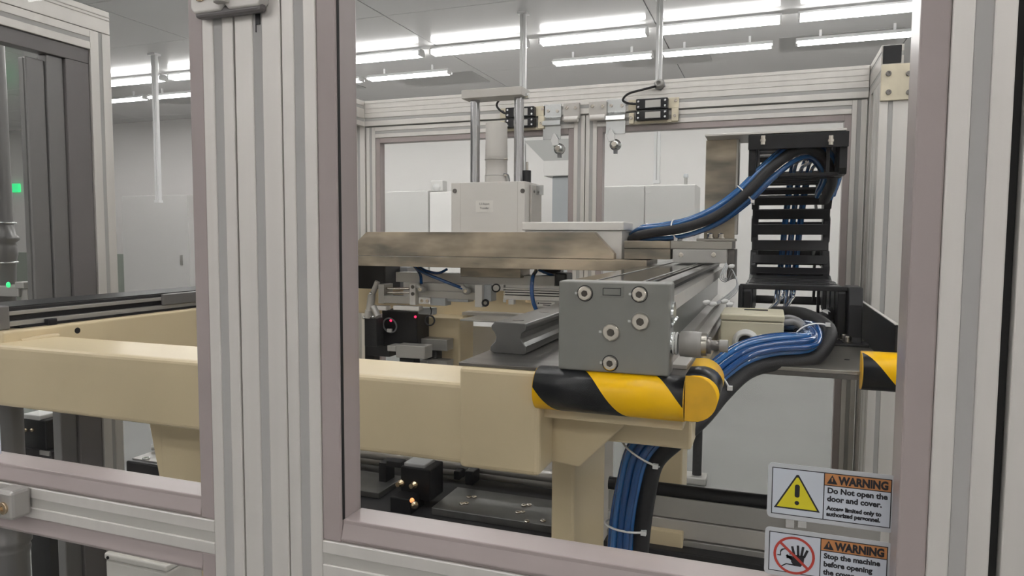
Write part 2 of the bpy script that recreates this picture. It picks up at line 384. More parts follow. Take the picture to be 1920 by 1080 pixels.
# far cabinets
def cabinet(name, px0, px1, pytop, yy, d, m, label, doors=2, beacon=None):
    x0, x1, zt = X(px0, 400, yy), X(px1, 400, yy), Z((px0 + px1) / 2, pytop, yy)
    t = thing(name, label, 'cabinet', ((x0 + x1) / 2, yy, 0), 'cabinets along the far wall')
    build('body', MB().box(x0, x1, yy + .02, yy + d, 0.06, zt), m, t, .008)
    build('plinth', MB().box(x0 + .02, x1 - .02, yy + .05, yy + d - .02, 0, .06), 'greycable', t)
    w = (x1 - x0) / doors
    for i in range(doors):
        dd = build('door', MB().box(x0 + w * i + .006, x0 + w * (i + 1) - .006, yy, yy + .02, .09, zt - .012), m, t, .003)
        build('handle', MB().box(x0 + w * (i + .5) + w * .38, x0 + w * (i + .5) + w * .41, yy - .02, yy, 1.0, 1.18), 'greyblock', dd)
    return t, zt
cabinet('far_cabinet', 1118, 1303, 347, 8.35, .6, 'cab', 'wide pale grey cabinet beyond the right rear door', 2)
cabinet('far_cabinet', 700, 803, 358, 9.3, .6, 'cab', 'pale cabinet beyond the left rear door, left of the seam', 1)
cabinet('far_cabinet', 805, 975, 358, 9.3, .6, 'wall', 'white cabinet behind the reject transfer box', 2)
cabinet('far_cabinet', 228, 352, 366, 9.6, .5, 'cab', 'pale cabinet seen through the left door beyond the beam', 1)
t, zt = cabinet('hooded_cabinet', 1034, 1086, 330, 6.6, .7, 'cab2', 'blue grey cabinet with sloping hood seen beside the centre rear stile', 1)
xa, xb = X(1022, 310, 6.6), X(1086, 310, 6.6)
build('hood', MB().box(xa, xb, 6.55, 7.3, zt, Z(1045, 302, 6.6)), 'wall', t, .004)
build('hood_slope', MB().prism([(xa, Z(1045, 302, 6.6)), (xb, Z(1045, 302, 6.6)), (xb, Z(1045, 262, 6.6)), (X(985, 262, 6.6), Z(1045, 262, 6.6))], 'y', 6.56, 7.3), 'grille', t)
p = at(810, 350, 9.25)
t = thing('wall_lamp', 'small round lamp on top of the pale cabinet left of the transfer box', 'lamp', p)
build('body', MB().box(p.x - .1, p.x + .1, 9.4, 9.55, Z(810, 358, 9.3), p.z + .1), 'cab', t, .01)
build('lens', MB().lathe((p.x, 9.4, p.z), (0, -1, 0), [(0, .06), (.02, .055), (.035, .03), (.04, 0)]), 'white', t)
p = at(1286, 338, 8.5)
t = thing('signal_stub', 'small grey stub on top of the wide far cabinet', 'fitting', (p.x, 8.5, Z(1286, 347, 8.35)))
build('stem', MB().cyl((p.x, 8.5, Z(1286, 347, 8.35)), (p.x, 8.5, p.z + .05), .02), 'greyblock', t)
build('cap', MB().lathe((p.x, 8.5, p.z + .03), (0, 0, 1), [(0, .03), (.03, .03), (.045, .02)]), 'cab2', t)
p = at(24, 352, 10.4)
tag(build('exit_lamp', MB().box(p.x - .12, p.x + .1, 10.44, 10.5, p.z - .09, p.z + .09), 'led_green', None, .01, org=p), 'small green lit sign on the far wall at the left', 'sign')
p = at(1308, 830, z=0.25)
t = thing('caster_stand', 'dark upright leg on the floor beyond the yellow black foam end', 'stand', (p.x, p.y, 0))
build('leg', MB().cyl((p.x, p.y, .05), (p.x, p.y, 1.1), .028), 'cable', t)
build('foot', MB().box(p.x - .12, p.x + .06, p.y - .06, p.y + .06, 0, .05), 'greyblock', t, .01)
build('shelf', MB().box(p.x - .5, p.x + .06, p.y - .1, p.y + .4, 1.1, 1.13), 'greyblock', t)

# ------------------------------------------------------------------ enclosure: front frame and doors
Y0 = 0.43; YT = 0.46
fr = thing('enclosure_frame', 'front aluminium enclosure frame with slotted posts between the doors', 'frame', (-.358, Y0, 0))
profile('post', 'z', 0, 2.09, (-.3785, -.3375), (Y0, .47), fr)
profile('post', 'z', 0, 2.09, (.1195, .1605), (Y0, .47), fr)
profile('post', 'z', 0, 2.09, (-.945, -.905), (Y0, .47), fr)
profile('rail', 'x', -.945, .1605, (Y0, .47), (2.09, 2.13), fr)
profile('rail', 'x', -.905, -.3785, (Y0, .47), (.10, .14), fr)
profile('rail', 'x', -.3375, .1195, (Y0, .47), (.10, .14), fr)
build('leveling_foot', MB().cyl((-.358, .45, 0), (-.358, .45, .001), .03), 'black', fr)
build('seal_strip', MB().box(.1148, .1192, .436, .466, .1, 2.09), 'blackgap', fr)
build('slot_clip', MB().box(X(474, 40, Y0) + .002, X(489, 40, Y0) - .001, Y0 + .0003, Y0 + .003, Z(480, 46, Y0), Z(480, 26, Y0)).box(X(474, 40, Y0) + .002, X(479, 40, Y0), Y0 + .0003, Y0 + .003, Z(480, 60, Y0), Z(480, 40, Y0)), 'black', fr)

def front_door(name, label, xa, xb, ga, gb, sw=.029):
    """xa..xb outer span; stile width sw; gasket from stile to ga / gb"""
    t = thing(name, label, 'door', ((xa + xb) / 2, Y0, .15))
    zb, zt = .15, 2.08
    for u in ((xa, xa + sw), (xb - sw, xb)):
        profile('stile', 'z', zb, zt, u, (Y0, YT), t)
    for z0, z1 in ((1.2469, 1.2750), (zb, zb + .03), (zt - .03, zt)):
        profile('rail', 'x', xa + sw, xb - sw, (Y0, YT), (z0, z1), t, cm='slot_rail')
    for (z0, z1) in ((1.2750, zt - .03), (zb + .03, 1.2469)):
        gw = .0168
        for u in ((xa + sw, ga), (gb, xb - sw)):
            build('gasket', MB().box(u[0], u[1], Y0 + .001, .4585, z0, z1), 'gasket', t, .0012)
        for q in ((z0, z0 + gw), (z1 - gw, z1)):
            build('gasket', MB().prism([(Y0 + .0025, q[0]), (Y0 + .0005, q[0] + .003), (Y0 + .0035, q[1] - .003), (Y0 + .0035, q[1]), (.4585, q[1]), (.4585, q[0])], 'x', ga, gb), 'gasket', t, .0008)
        build('pane', MB().box(ga - .004, gb + .004, .4522, .4552, z0 + gw - .004, z1 - gw + .004), 'pane', t, label='clear acrylic pane')
        build('seal', MB().box(ga - .0004, ga + .0006, Y0 + .003, Y0 + .0055, z0 + gw, z1 - gw), 'blackgap', t)
    return t
ld = front_door('enclosure_door', 'left glazed enclosure door with aluminium stile and bow handle', -.902, -.380, -.902 + .029 + .0142, -.4232)
rd = front_door('enclosure_door', 'right glazed enclosure door carrying the two warning stickers', -.3365, .1143, -.2915, .0708)
# handle on the left door
hx, hz = X(27, 945, .42), Z(27, 945, .42)
h_ = build('handle', MB().box(hx - .014, hx + .008, .412, Y0, hz - .012, hz + .014).box(hx - .15, hx - .128, .412, Y0, hz - .012, hz + .014)
           .prism([(Y0 - .018, hz - .011), (Y0 - .03, hz - .006), (Y0 - .03, hz + .008), (Y0 - .018, hz + .013), (Y0 - .01, hz + .008), (Y0 - .01, hz - .006)], 'x', hx - .15, hx - .006), 'greyblock', ld, .003, label='grey metal bow handle')
build('screw', MB().screw((hx - .002, .4122, hz - .001), (0, -1, 0), .0055, .002), 'brass', h_)
# die-cast hinge at the top of the left door and post
zb_ = 1.6655
hg = build('hinge', MB().cyl((-.3792, .4185, zb_ + .004), (-.3792, .4185, zb_ + .07), .0055), 'warmgrey', ld, label='die cast grey hinge across stile and post')
def leaf(xa, xb): return MB().prism([(xa, zb_ + .0035), (xa + .003, zb_), (xb - .003, zb_), (xb, zb_ + .0035), (xb, zb_ + .07), (xa, zb_ + .07)], 'y', .4205, Y0)
for n_, (xa, xb) in enumerate(((-.4103, -.3798), (-.3786, -.3462))):
    l_ = hg; build('leaf', leaf(xa, xb), 'lightgrey', hg, .0015, 3)
    for zz in (zb_ + .0135, zb_ + .056):
        cx = xa + .010 if n_ == 0 else xb - .016
        build('screw', MB().screw((cx, .4207, zz), (0, -1, 0), .0058, .0015), 'brass', l_)
build('shadow_lip', MB().prism([(-.4075, zb_ - .0032), (-.3485, zb_ - .0032), (-.3475, zb_ + .004), (-.4090, zb_ + .004)], 'y', .4222, Y0 - .0005), 'gasket_shaded', hg, .002)

# warning labels on the right pane
YP = .4521
def rounded(x0, x1, z0, z1, r, k=5):
    P = []
    for cx, cz, a in ((x1 - r, z0 + r, -90), (x1 - r, z1 - r, 0), (x0 + r, z1 - r, 90), (x0 + r, z0 + r, 180)):
        P += [(cx + r * math.cos(math.radians(a + 90 * i / k)), cz + r * math.sin(math.radians(a + 90 * i / k))) for i in range(k + 1)]
    return P
def plate(P, y, t=.0001): return MB().prism(P, 'y', y - t, y)
def sticker(x0, x1, z0, z1, lines, kind, label):
    s = build('warning_label', plate(rounded(x0, x1, z0, z1, .0028), YP, .0003), 'decal_edge', rd, label=label)
    yb = YP - .0003; w = x1 - x0; h = z1 - z0; xm = x0 + w * .448
    i0, i1, j0, j1 = x0 + .0024, x1 - .0024, z0 + .0026, z1 - .0026
    build('border', plate([(i0, j0), (i1, j0), (i1, j1), (i0, j1)], yb, .00006), 'ink', s)
    b = .00055
    build('field', plate([(i0 + b, j0 + b), (xm, j0 + b), (xm, j1 - b), (i0 + b, j1 - b)], yb - .00006, .00006), 'decal', s)
    build('field', plate([(xm + b, j0 + b), (i1 - b, j0 + b), (i1 - b, j1 - b - .0074), (xm + b, j1 - b - .0074)], yb - .00006, .00006), 'decal', s)
    build('header', plate([(xm + b, j1 - .0074), (i1 - b, j1 - .0074), (i1 - b, j1 - b), (xm + b, j1 - b)], yb - .00006, .00006), 'orange', s)
    yf = yb - .00014; hx, hz = xm + .0046, j1 - .0066
    build('alert_mark', plate([(hx - .0029, hz), (hx + .0029, hz), (hx, hz + .0054)], yf, .00004), 'ink', s)
    build('alert_mark', plate([(hx - .0003, hz + .0014), (hx + .0003, hz + .0014), (hx + .0004, hz + .0038), (hx - .0004, hz + .0038)], yf - .00006, .00004), 'orange', s)
    text('lettering', 'WARNING', .0066, (hx + .0036, yf - .00004, hz + .0003), s, bold=.00034, xs=.82)
    for body, size, dz, xs in lines:
        text('lettering', body, size, (xm + .0021, yf - .00004, j1 - dz), s, bold=.00020, xs=xs * .98)
    cx, cz = (i0 + xm) / 2, (j0 + j1) / 2
    if kind == 'triangle':
        def tri(g, yy, m): build('warning_triangle', plate([(cx - .0130 + g * 1.8, cz - .0105 + g), (cx + .0130 - g * 1.8, cz - .0105 + g), (cx + .0006 - g * .1, cz + .0112 - g * 1.9), (cx - .0006 + g * .1, cz + .0112 - g * 1.9)], yy, .00004), m, s)
        tri(0, yf, 'ink'); tri(.0009, yf - .00006, 'yellow')
        y2 = yf - .00012
        build('exclamation_mark', plate(rounded(cx - .0014, cx + .0014, cz - .0028, cz + .0052, .0012), y2, .00004), 'ink', s)
        build('exclamation_mark', plate([(cx + .0013 * math.cos(a * math.pi / 8), cz - .0062 + .0013 * math.sin(a * math.pi / 8)) for a in range(16)], y2, .00004), 'ink', s)
    else:
        cz -= .001; y2 = yf - .00006
        def ell(r0, r1, yy, m, nm):
            mb = MB(); n = 40; c = [(math.cos(2 * math.pi * i / n), math.sin(2 * math.pi * i / n)) for i in range(n)]
            mb.add([(cx + r0 * a, yy, cz + r0 * b_) for a, b_ in c] + [(cx + r1 * a, yy, cz + r1 * b_) for a, b_ in c], [(i, (i + 1) % n, n + (i + 1) % n, n + i) for i in range(n)])
            build(nm, mb, m, s)
        # hand: palm and five raised fingers
        hx0, hz0 = cx + .0020, cz - .0030
        palm = [(-.0036, -.001), (-.002, -.0035), (.002, -.0035), (.0036, -.001), (.0040, .0035), (-.0026, .0035)]
        build('hand_symbol', plate([(hx0 + a, hz0 + b_) for a, b_ in palm], y2, .00004), 'ink', s)
        for bx, bz, ang, ln in ((-.0018, .003, 14, .0058), (.0004, .003, 3, .0066), (.0022, .003, -8, .0062), (.0036, .0025, -22, .0052), (-.0028, 0, 52, .0044)):
            a = math.radians(ang); dx, dz = -math.sin(a), math.cos(a); nx, nz = dz * .0007, -dx * .0007
            build('hand_symbol', plate([(hx0 + bx - nx, hz0 + bz - nz), (hx0 + bx + nx, hz0 + bz + nz), (hx0 + bx + nx + dx * ln, hz0 + bz + nz + dz * ln), (hx0 + bx - nx + dx * ln, hz0 + bz - nz + dz * ln)], y2, .00004), 'ink', s)
        # profile head: a curled line
        mb = MB(); n = 12
        arc = [(cx - .0050 + .0028 * math.cos(math.radians(a)), cz + .0006 + .0028 * math.sin(math.radians(a))) for a in range(-10, 215, 15)]
        for (a, b_), (c2, d2) in zip(arc, arc[1:]):
            mb.box(min(a, c2) - .0002, max(a, c2) + .0002, y2 - .00004, y2, min(b_, d2) - .0002, max(b_, d2) + .0002)
        mb.box(cx - .0095, cx - .0074, y2 - .00004, y2, cz - .0012, cz - .0006).box(cx - .0042, cx - .001, y2 - .00004, y2, cz - .0022, cz - .0004)
        build('head_symbol', mb, 'ink', s)
        build('arm_symbol', plate([(cx - .0082, cz - .0082), (cx - .0076, cz - .0086), (cx - .0042, cz - .0062), (cx + .001, cz - .0064), (cx + .001, cz - .0056), (cx - .0044, cz - .0055)], y2, .00004), 'ink', s)
        ell(.0103, .0118, y2 - .0001, 'red', 'prohibition_ring')
        a = math.radians(-42); dx, dz = math.cos(a), math.sin(a); nx, nz = -dz * .0008, dx * .0008; R = .0108
        build('prohibition_bar', plate([(cx - R * dx - nx, cz - R * dz - nz), (cx + R * dx - nx, cz + R * dz - nz), (cx + R * dx + nx, cz + R * dz + nz), (cx - R * dx + nx, cz - R * dz + nz)], y2 - .00008, .00004), 'red', s)
    return s
sx0, sx1 = X(1439, 920, YP), X(1680, 940, YP)
sticker(sx0, sx1, Z(1437, 968, YP), Z(1440, 866, YP), [('Do Not open the', .0046, .0122, 1), ('door and cover.', .0046, .0172, 1), ('Access limited only to', .0034, .0226, .98), ('authorized personnel.', .0034, .0262, .98)], 'triangle', 'warning sticker with yellow triangle')
sticker(sx0 - .0006, sx1 - .0006, 1.2935, Z(1437, 986, YP), [('Stop the machine', .0044, .0122, 1), ('before opening', .0044, .0172, 1), ('the cover.', .0044, .0222, 1)], 'hand', 'warning sticker with red ring over a hand')
p = at(-4, 838, YP)
build('warning_label', plate(rounded(p.x - .05, p.x + .0046, Z(2, 860, YP), Z(2, 795, YP), .002), YP, .0003), 'decal', ld, label='corner of a pale sticker at the picture edge')

# ------------------------------------------------------------------ rear frame and doors
YR = 1.75
rf = thing('rear_enclosure_frame', 'rear aluminium frame with double top rail and corner posts', 'frame', (-.45, YR, 0))
profile('rail', 'x', -1.089, .1935, (YR, YR + .04), (1.8142, 1.8500), rf, nv=1)
build('rail', MB().box(-1.089, .1935, YR, YR + .04, 1.8504, 1.8845), 'alu', rf, .0008)
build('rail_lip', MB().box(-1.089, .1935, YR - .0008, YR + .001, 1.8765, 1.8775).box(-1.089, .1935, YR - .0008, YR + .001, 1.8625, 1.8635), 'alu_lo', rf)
profile('post', 'z', 0, 1.8845, (-1.130, -1.0895), (YR - .0, YR + .04), rf)
profile('rail', 'y', 1.645, YR, (-1.130, -1.0895), (1.8142, 1.8845), rf, nv=2)
YC = 1.585
xr0 = X(1651, 150, YC)
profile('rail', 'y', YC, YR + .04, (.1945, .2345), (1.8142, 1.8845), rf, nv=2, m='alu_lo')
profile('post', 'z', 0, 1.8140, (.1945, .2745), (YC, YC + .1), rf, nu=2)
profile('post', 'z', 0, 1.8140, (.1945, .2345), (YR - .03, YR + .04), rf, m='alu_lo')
build('end_cap', MB().box(.1975, .2300, YC - .002, YC, Z(1670, 119, YC), 1.8830), 'black', rf, .001, label='black end cap')
cp = build('corner_plate', MB().box(.1950, .2660, YC - .006, YC, Z(1675, 189, YC), Z(1675, 121, YC)), 'ivory', rf, .001, label='ivory plated corner plate')
for px in (1666, 1704):
    for py in (138, 173):
        c = at(px, py, YC - .006); build('screw', MB().screw(c, (0, -1, 0), .0050, .003), 'darksteel', cp)
build('rail', MB().box(-1.089, .1935, YR, YR + .04, .26, .30), 'alu', rf)

def rear_door(name, label, xa, xb):
    t = thing(name, label, 'door', ((xa + xb) / 2, YR + .003, .31)); a, b = YR + .003, YR + .033
    zt, zb, sw, gw = 1.8108, .31, .029, .0145
    for u in ((xa, xa + sw), (xb - sw, xb)): profile('stile', 'z', zb, zt, u, (a, b), t)
    for q in ((zt - .03, zt), (zb, zb + .03)): profile('rail', 'x', xa + sw, xb - sw, (a, b), q, t)
    for u in ((xa + sw, xa + sw + gw), (xb - sw - gw, xb - sw)): build('gasket', MB().box(u[0], u[1], a + .002, b - .002, zb + .03, zt - .03), 'gasket', t, .001)
    for q in ((zt - .03 - gw, zt - .03), (zb + .03, zb + .03 + gw)): build('gasket', MB().box(xa + sw + gw, xb - sw - gw, a + .002, b - .002, *q), 'gasket', t, .001)
    build('pane', MB().box(xa + sw + gw - .003, xb - sw - gw + .003, a + .014, a + .017, zb + .03 + gw - .003, zt - .03 - gw + .003), 'pane', t, label='clear pane')
    return t
rear_door('rear_door', 'left rear glazed door behind the transfer unit', -1.0865, -.4490)
rear_door('rear_door', 'right rear glazed door behind the drag chain', -.4470, .1905)
# extra inner stile lines of the right rear corner
# safety switches on the rear rail
YS = YR - .002
def switch(px0, px1, py0, py1, slope, label, cable_pts):
    pc = at((px0 + px1) / 2, (py0 + py1) / 2, YS)
    t = thing('safety_switch', label, 'switch', pc, 'door safety switches on the rear rail')
    pym = (py0 + py1) / 2 + 1
    x0, x1 = X(px0, pym, YS), X(px1, pym, YS); zt, zm, zb = Z((px0 + px1) / 2, py0, YS), Z((px0 + px1) / 2, pym, YS), Z((px0 + px1) / 2, py1, YS)
    for za, zb2, n in ((zm + .001, zt, 0), (zb, zm - .001, 1)):
        bd = build('switch_body', MB().box(x0, x1, YS - .022, YS - .003, za, zb2), 'black', t, .002)
        w = x1 - x0
        build('rating_plate', MB().box(x0 + w * .3, x1 - w * .22, YS - .0224, YS - .022, za + .004, zb2 - .0045), 'greyblock', bd)
        for q in (x0 + .006, x1 - .006):
            for s in (.25, .75): build('screw', MB().screw((q, YS - .022, za + (zb2 - za) * s), (0, -1, 0), .0026, .0014), 'zinc', bd)
    build('mounting_plate', MB().box(x0 - .022, x1 + .024, YS - .003, YS, zm + .004, zt + .002), 'ivory', t, .0006)
    build('mounting_plate', MB().box(x0 - .018, x1 + .022, YS - .006, YS - .001, zb - .006, zb + .001).box(x0 - .018, x0 - .006, YS - .012, YS - .001, zb - .006, zm - .004).box(x1 + .008, x1 + .024, YS - .012, YS - .001, zb - .004, zm + .002), 'ivory', t, .001)
    for q in (x0 - .013, x1 + .016): build('screw', MB().screw((q, YS - .003, zt - .006), (0, -1, 0), .0035, .0022), 'steel', t)
    for q in (x0 - .013, x1 + .016): build('screw', MB().screw((q, YS - .012, zm - .016), (0, -1, 0), .0035, .0022), 'steel', t)
    build('cable', MB().tube([at(a, b, YS - c) for a, b, c in cable_pts], .0028, 8), 'cable', t)
switch(1195, 1254, 187, 227, 0, 'black double safety switch on the rear rail right of the door gap', [(1198, 195, .012), (1180, 194, .016), (1168, 188, .02), (1178, 176, .025), (1205, 168, .02), (1237, 160, .004)])
switch(953, 1006, 203, 241, 0, 'black double safety switch behind the right chrome guide rod', [(960, 212, .012), (946, 212, .016), (934, 203, .02), (932, 194, .025), (942, 182, .03), (953, 178, .02)])
p = at(1237, 159, YR)
t = thing('cable_gland', 'grey round cable gland on the rear top rail', 'gland', p)
build('gland_body', MB().lathe(p, (0, -1, 0), [(0, .0115), (.008, .0115), (.009, .009), (.02, .009), (.022, .006), (.014, .004), (.013, 0)]), 'greyblock', t)
build('gland_nut', MB().cyl(p, p + Vector((0, -.006, 0)), .014, n=6), 'greycable', t)
# catch blocks, bent brackets and quarter-turn latches at the meeting of the rear doors
for (a, b, c, d), lab in (((1056, 193, 1086, 222), 'grey catch block left of the rear door gap'), ((1104, 190, 1137, 219), 'grey catch block right of the rear door gap')):
    pc = at((a + c) / 2, (b + d) / 2, YS); t = thing('door_catch', lab, 'catch', pc, 'catch blocks at the rear door gap')
    build('block', MB().fbox(a, b, c, d, YS - .012, .012), 'warmgrey', t, .0012)
    q = at((a + c) / 2, d + 3, YS - .01); w = abs(X(a, d, YS) - X(c, d, YS)) * .42
    build('roller', MB().cyl((q.x - w, q.y, q.z + .002), (q.x + w, q.y, q.z + .002), .0075), 'lightgrey', t)
    for px in (a + 7, c - 7): build('screw', MB().screw(at(px, b + 9, YS - .012), (0, -1, 0), .0042, .0022), 'steel', t)
for (a, b, c, d), lab in (((1020, 196, 1053, 262), 'bent bright steel bracket left of the rear door gap'), ((1138, 186, 1174, 252), 'bent bright steel bracket right of the rear door gap')):
    pc = at((a + c) / 2, (b + d) / 2, YS); t = thing('latch_bracket', lab, 'bracket', pc, 'bent latch brackets on the rear rail')
    x0, x1 = X(a, b, YS), X(c, b, YS); z0, z1, z2, z3 = (Z((a + c) / 2, q, YS) for q in (b, b + 24, b + 40, d))
    y_ = YS
    sec = [(y_, z0), (y_ - .003, z0), (y_ - .003, z1), (y_ - .012, z1 - .010), (y_ - .015, z2), (y_ - .006, z2 - .002), (y_ - .006, z3), (y_ - .003, z3), (y_ - .003, z2), (y_ - .010, z2 + .003), (y_ - .009, z1 - .010), (y_, z1)]
    build('bent_plate', MB().prism(sec, 'x', x0, x1), 'zinc', t, .0004)
    for px in (a + 8, c - 8): build('screw', MB().screw(at(px, b + 12, YS - .003), (0, -1, 0), .0042, .0022), 'steel', t)
for (px, py), lab in (((1046, 272), 'small zinc cam latch hanging under the left bent bracket'), ((1151, 264), 'small zinc cam latch hanging under the right bent bracket')):
    pc = at(px, py, YS - .008); t = thing('cam_latch', lab, 'latch', pc, 'cam latches on the rear doors')
    def L(dx, dz, dy=0): return Vector((pc.x + dx, pc.y + dy, pc.z + dz))
    build('cam_lever', MB().prism([(pc.x - .016, pc.z + .010), (pc.x - .007, pc.z + .030), (pc.x + .004, pc.z + .012), (pc.x + .004, pc.z - .002), (pc.x - .010, pc.z - .004)], 'y', pc.y - .014, pc.y - .004), 'white', t, .0012)
    build('latch_barrel', MB().lathe(L(.004, -.010, .006), (0, -1, 0), [(0, .014), (.008, .014), (.010, .011), (.018, .011), (.02, .006)]), 'zinc', t)
    build('nut', MB().cyl(L(.004, -.010, -.012), L(.004, -.010, -.018), .007, n=6), 'steel', t)
    build('tail', MB().box(pc.x, pc.x + .009, pc.y - .004, pc.y + .004, pc.z - .032, pc.z - .020), 'greycable', t)

# ------------------------------------------------------------------ left side frame with door darkened in its colours
XS = -1.25
sf = thing('side_enclosure_frame', 'left side aluminium frame with top beam and slotted post', 'frame', (XS, 1.03, 0))
yp0, yp1 = at(177, 300, x=XS).y, at(214, 300, x=XS).y
zt_, zj, zd, zg = at(209, 25, x=XS).z, at(196, 64, x=XS).z, at(175, 94, x=XS).z, at(144, 113, x=XS).z
profile('post', 'z', 0, zj, (XS - .04, XS), (yp0, yp1), sf, nv=1)
build('rail', MB().box(XS - .04, XS, .2, yp1, zj + .001, zt_), 'alu', sf, .001)
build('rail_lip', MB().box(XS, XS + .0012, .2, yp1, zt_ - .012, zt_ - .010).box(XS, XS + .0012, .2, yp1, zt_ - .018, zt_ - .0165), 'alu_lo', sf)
profile('rail', 'y', .2, yp0, (XS - .04, XS), (zd, zj), sf, nv=1)
build('post', MB().box(XS - .04, XS, .2, .24, 0, zd), 'alu', sf, .001)
sd = thing('side_door', 'left side door with stiles darkened to imitate dim light', 'door', (XS, .7, .2))  # dark colours here imitate dim light and reflections on the door
yg0 = at(133, 300, x=XS).y; ys0 = at(101, 300, x=XS).y; yq0 = at(66, 300, x=XS).y
build('gasket', MB().box(XS - .03, XS - .004, .24, yp0 - .001, zg, zd - .001), 'gasket_shaded', sd, .001)
build('stile', MB().box(XS - .03, XS - .004, yg0, yp0 - .001, .2, zg), 'gasket_shaded', sd, .002)
build('stile', MB().box(XS - .032, XS - .010, ys0, yg0 - .001, .2, zg), 'stile_dark', sd, .002)
build('stile', MB().box(XS - .034, XS - .014, yq0, ys0 - .001, 1.30, zg - .012), 'stile_dark', sd, .002)
build('stile', MB().box(XS - .03, XS - .004, .24, .27, .2, zg), 'gasket_shaded', sd, .001)
build('rail', MB().box(XS - .03, XS - .004, .27, yq0, .2, .24), 'gasket_shaded', sd, .001)
build('pane', MB().box(XS - .022, XS - .018, .27, yq0, .24, zg), 'pane', sd, label='clear pane')

# ------------------------------------------------------------------ machine base
YB0, YB1 = .70, .80
zt1, zb1 = 1.3408, 1.2490
zt2 = Z(1005, 697, YB0)
xe = X(1012, 800, YB0)
xs_ = X(861, 700, YB0)
base = thing('machine_base', 'beige painted welded machine base with long front beam', 'machine base', (-.6, .75, 0))
build('front_beam', MB().box(-1.24, xs_ + .02, YB0, YB1, zb1, zt1), 'beige', base, .006, 3)
build('beam_end', MB().box(xs_, xe, YB0 - .0015, .752, zb1 - .003, zt2), 'beige', base, .0055, 3)
build('side_beam', MB().box(-1.19, -1.07, .715, 1.62, zb1, at(180, 601, x=-1.07).z), 'beige', base, .004, 3, label='beige beam running back at the left')
build('side_beam', MB().box(-.325, -.075, .775, 1.62, 1.27, zt2), 'beige', base, .003, label='beige beam running back under the right actuator')
build('mounting_plate', MB().box(xs_ - .002, -.072, .703, 1.62, zt2, zt2 + .004), 'darksteel', base, .0008, label='dark ground steel plate')
yg = .752
build('gusset', MB().prism([(X(1037, 868, yg) - .003, Z(1037, 866, yg)), (X(1085, 875, yg), Z(1085, 876, yg)), (X(1186, 785, yg), Z(1186, 785, yg)), (X(1186, 785, yg), 1.345), (X(1037, 868, yg) - .003, 1.345)], 'y', yg, yg + .018), 'beige', base, .0015)
build('bracket_plate', MB().box(xe - .012, -.078, .7155, .752, Z(1100, 790, .7155), zt2 - .002), 'beige', base, .001)
build('leg', MB().box(X(1033, 950, .85), X(1076, 950, .85), .85, 1.03, 0, 1.272), 'beige', base, .004, 3)
build('leg', MB().box(X(1218, 840, 1.5), X(1280, 840, 1.5), 1.5, 1.6, 0, 1.272), 'beige', base, .004, 3)
build('leg', MB().box(X(300, 850, .80), X(400, 850, .80), .801, .92, 0, zb1 + .01), 'beige', base, .004, 3)
build('gusset', MB().prism([(X(272, 800, .82), zb1 + .004), (X(305, 800, .82), zb1 + .004), (X(305, 800, .82), Z(300, 920, .82)), (X(300, 800, .82), Z(300, 920, .82))], 'y', .82, .90), 'beige', base, .001)
build('rear_beam', MB().box(-1.07, -.325, 1.54, 1.62, Z(950, 600, 1.54), Z(950, 540, 1.54)), 'beige', base, .004, 3)
build('leg', MB().box(X(797, 650, 1.46), X(862, 650, 1.46), 1.46, 1.54, 0, Z(830, 596, 1.46)), 'beige', base, .004, 3)
build('leg', MB().box(-1.19, -1.07, 1.5, 1.62, 0, zb1), 'beige', base, .004, 3)
c = at(37, 630, x=-1.069)
build('drain_hole', MB().cyl((-1.0702, .835, zt1 + .004), (-1.0695, .835, zt1 + .004), .005), 'black', base)
build('weld_seam', MB().tube([(-1.068, .74, zt1 - .001), (-1.067, .78, zt1 + .001), (-1.068, .80, zt1)], .004, 8), 'beige', base)
# profile guide rail beside the right actuator
yr = .775
def q2(px, py): return (X(px, py, yr), Z(px, py, yr))
gx = [(927, 621), (984, 625), (987, 631), (985, 638), (978, 643), (976, 653), (980, 661), (986, 668), (987, 679), (983, 683), (925, 679), (919, 675), (919, 667), (928, 658), (930, 650), (927, 641), (921, 634), (921, 628)]
zsh = zt2 + .0045 - Z(950, 680, yr)
gr = thing('guide_rail', 'dark steel profile guide rail beside the grey actuator block', 'rail', (X(955, 680, yr), yr, zt2 + .0045))
build('rail_bar', MB().prism([(a, b + zsh) for a, b in map(lambda k: q2(*k), gx)], 'y', yr, 1.55), 'railsteel', gr, .0009)
xc = X(956, 624, yr); zr = Z(955, 623, yr) + zsh
for k in range(7):
    yy = yr + .03 + k * .105
    build('bolt_hole_plug', MB().cyl((xc, yy, zr), (xc, yy, zr + .0004), .007), 'darksteel', gr)

